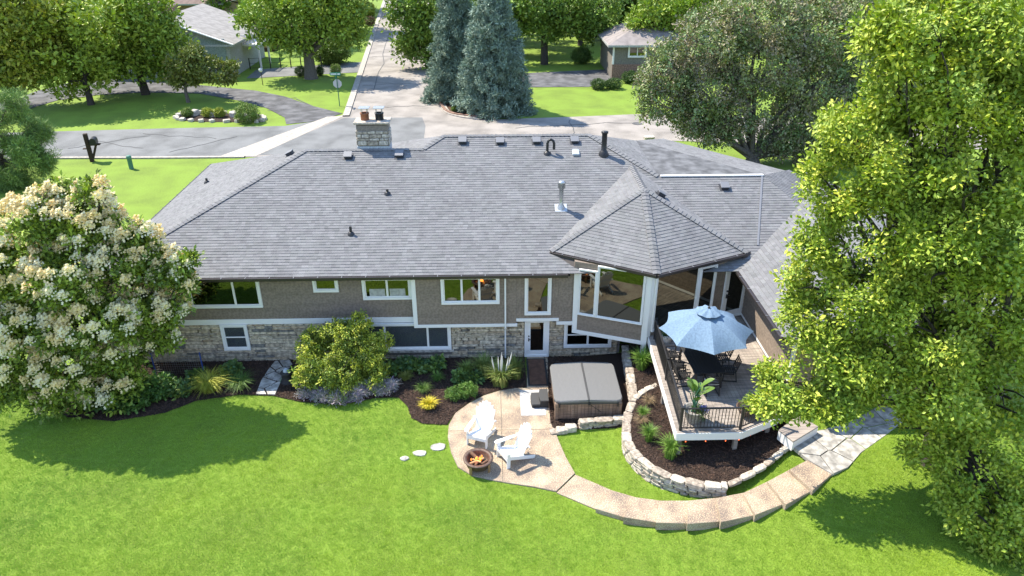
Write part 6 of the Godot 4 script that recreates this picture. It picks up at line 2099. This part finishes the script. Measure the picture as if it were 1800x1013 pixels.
	prof.append(Vector2(-0.2, 0)); prof.append(Vector2(0.2, 0))
	for k in prof.size():
		var q0: Vector2 = prof[k]
		var q1: Vector2 = prof[(k + 1) % prof.size()]
		quad(s, Vector3(0.42 + q0.x, 1.25 + q0.y, -0.35), Vector3(0.42 + q1.x, 1.25 + q1.y, -0.35), Vector3(0.42 + q1.x, 1.25 + q1.y, 0.35), Vector3(0.42 + q0.x, 1.25 + q0.y, 0.35), Vector3(q0.x + q1.x, q0.y + q1.y - 0.4, 0))
		for zz in [-0.35, 0.35]: tri(s, Vector3(0.42, 1.42, zz), Vector3(0.42 + q0.x, 1.25 + q0.y, zz), Vector3(0.42 + q1.x, 1.25 + q1.y, zz), Vector3(0, 0, zz))
	obj("box", s, M.black_metal, mb)
	# utility pedestal
	s = st()
	lathe(s, Vector3.ZERO, [[0.15, -0.1], [0.15, 0.72], [0.17, 0.74], [0.17, 0.88], [0.13, 0.94], [0.0, 0.95]], 14)
	tag(obj("utility_pedestal", s, M.pedestal, self, gp(231, 297)), "small green utility pedestal on the front lawn", "utility box")
	# street corner sign, seen from behind
	p = gp(597, 187)
	var sg = thing("street_sign", "stop sign seen from behind with green street name blades on top", "street sign", p)
	s = st()
	tube(s, [Vector3(0, -0.2, 0), Vector3(0, 2.75, 0)], [0.04], 8)
	obj("post", s, M.post_green, sg)
	s = st()
	var oc = []
	for k in 8: oc.append(Vector3(cos(TAU * (k + 0.5) / 8.0) * 0.40, sin(TAU * (k + 0.5) / 8.0) * 0.40 + 2.0, -0.06))
	for k in range(1, 7):
		tri(s, oc[0], oc[k], oc[k + 1], Vector3.BACK)
		tri(s, oc[0] + Vector3(0, 0, -0.012), oc[k] + Vector3(0, 0, -0.012), oc[k + 1] + Vector3(0, 0, -0.012), Vector3.FORWARD)
	for k in 8: quad(s, oc[k], oc[(k + 1) % 8], oc[(k + 1) % 8] + Vector3(0, 0, -0.012), oc[k] + Vector3(0, 0, -0.012), oc[k] - Vector3(0, 2.0, 0))
	obj("stop_plate", s, M.sign_back, sg)
	s = st()
	box(s, Vector3(-0.1, 2.85, 0), Vector3(0.95, 0.26, 0.02), Basis(), 0.004)
	var nb = obj("name_blade", s, M.sign_green, sg)
	s = st()
	box(s, Vector3(-0.24, 2.85, 0.012), Vector3(0.52, 0.09, 0.004)); box(s, Vector3(0.21, 2.85, 0.012), Vector3(0.24, 0.09, 0.004))
	obj("lettering_band", s, M.white, nb)
	s = st()
	box(s, Vector3(-0.05, 2.6, 0.0), Vector3(0.02, 0.2, 0.8), Basis(), 0.004)
	obj("name_blade", s, M.sign_green, sg)
	# post lamp with white globe
	p = gp(462, 150)
	var pl = thing("post_lamp", "short garden lamp post with white globe by the neighbour drive", "lamp", p)
	s = st()
	tube(s, [Vector3(0, -0.2, 0), Vector3(0, 1.3, 0)], [0.035], 8)
	obj("post", s, M.black_metal, pl)
	s = st()
	lathe(s, Vector3(0, 1.3, 0), [[0.05, 0.0], [0.16, 0.08], [0.2, 0.2], [0.16, 0.33], [0.0, 0.4]], 14)
	obj("globe", s, M.white, pl)
	# black wire fence on the far lawn
	var fa = gp(440, 122)
	var fb = gp(565, 118)
	var fe = thing("wire_fence", "black post and wire fence across the far neighbour lawn", "fence", fa)
	var fu = fb - fa
	for k in 8:
		s = st()
		bar(s, fu * k / 7.0 + Vector3.DOWN * 0.2, fu * k / 7.0 + Vector3.UP * 1.2, 0.1, 0.1)
		obj("post", s, M.black_metal, fe)
	s = st()
	for y in [0.15, 0.65, 1.15]: bar(s, Vector3.UP * y, fu + Vector3.UP * y, 0.03, 0.03)
	obj("rail", s, M.black_metal, fe)
	# raised bed with red flowers beside the balcony
	p = gp(455, 88)
	var rb = thing("raised_planter", "timber raised bed with red flowers behind the balcony", "planter", p)
	s = st()
	for q in [[0.0, 1.2, 4.4, 0.12], [0.0, -1.2, 4.4, 0.12]]: box(s, Vector3(0, 0.25, q[1]), Vector3(q[2], 0.5, q[3]))
	for q in [-2.2, 2.2]: box(s, Vector3(q, 0.25, 0), Vector3(0.12, 0.5, 2.3))
	obj("frame", s, M.dark_wood, rb)
	s = st()
	box(s, Vector3(0, 0.2, 0), Vector3(4.3, 0.3, 2.2))
	obj("soil", s, M.mulch_red, rb)
	foliage("red_flowers", rb, [[Vector3(-0.6, 0.7, 0), Vector3(1.0, 0.35, 0.7), 60]], med, M.petal, [Color(0.55, 0.03, 0.05)], 0.8)
	foliage("leaves", rb, [[Vector3(0.9, 0.6, 0), Vector3(1.2, 0.3, 0.8), 50]], med, M.leaf, g2, 0.8)
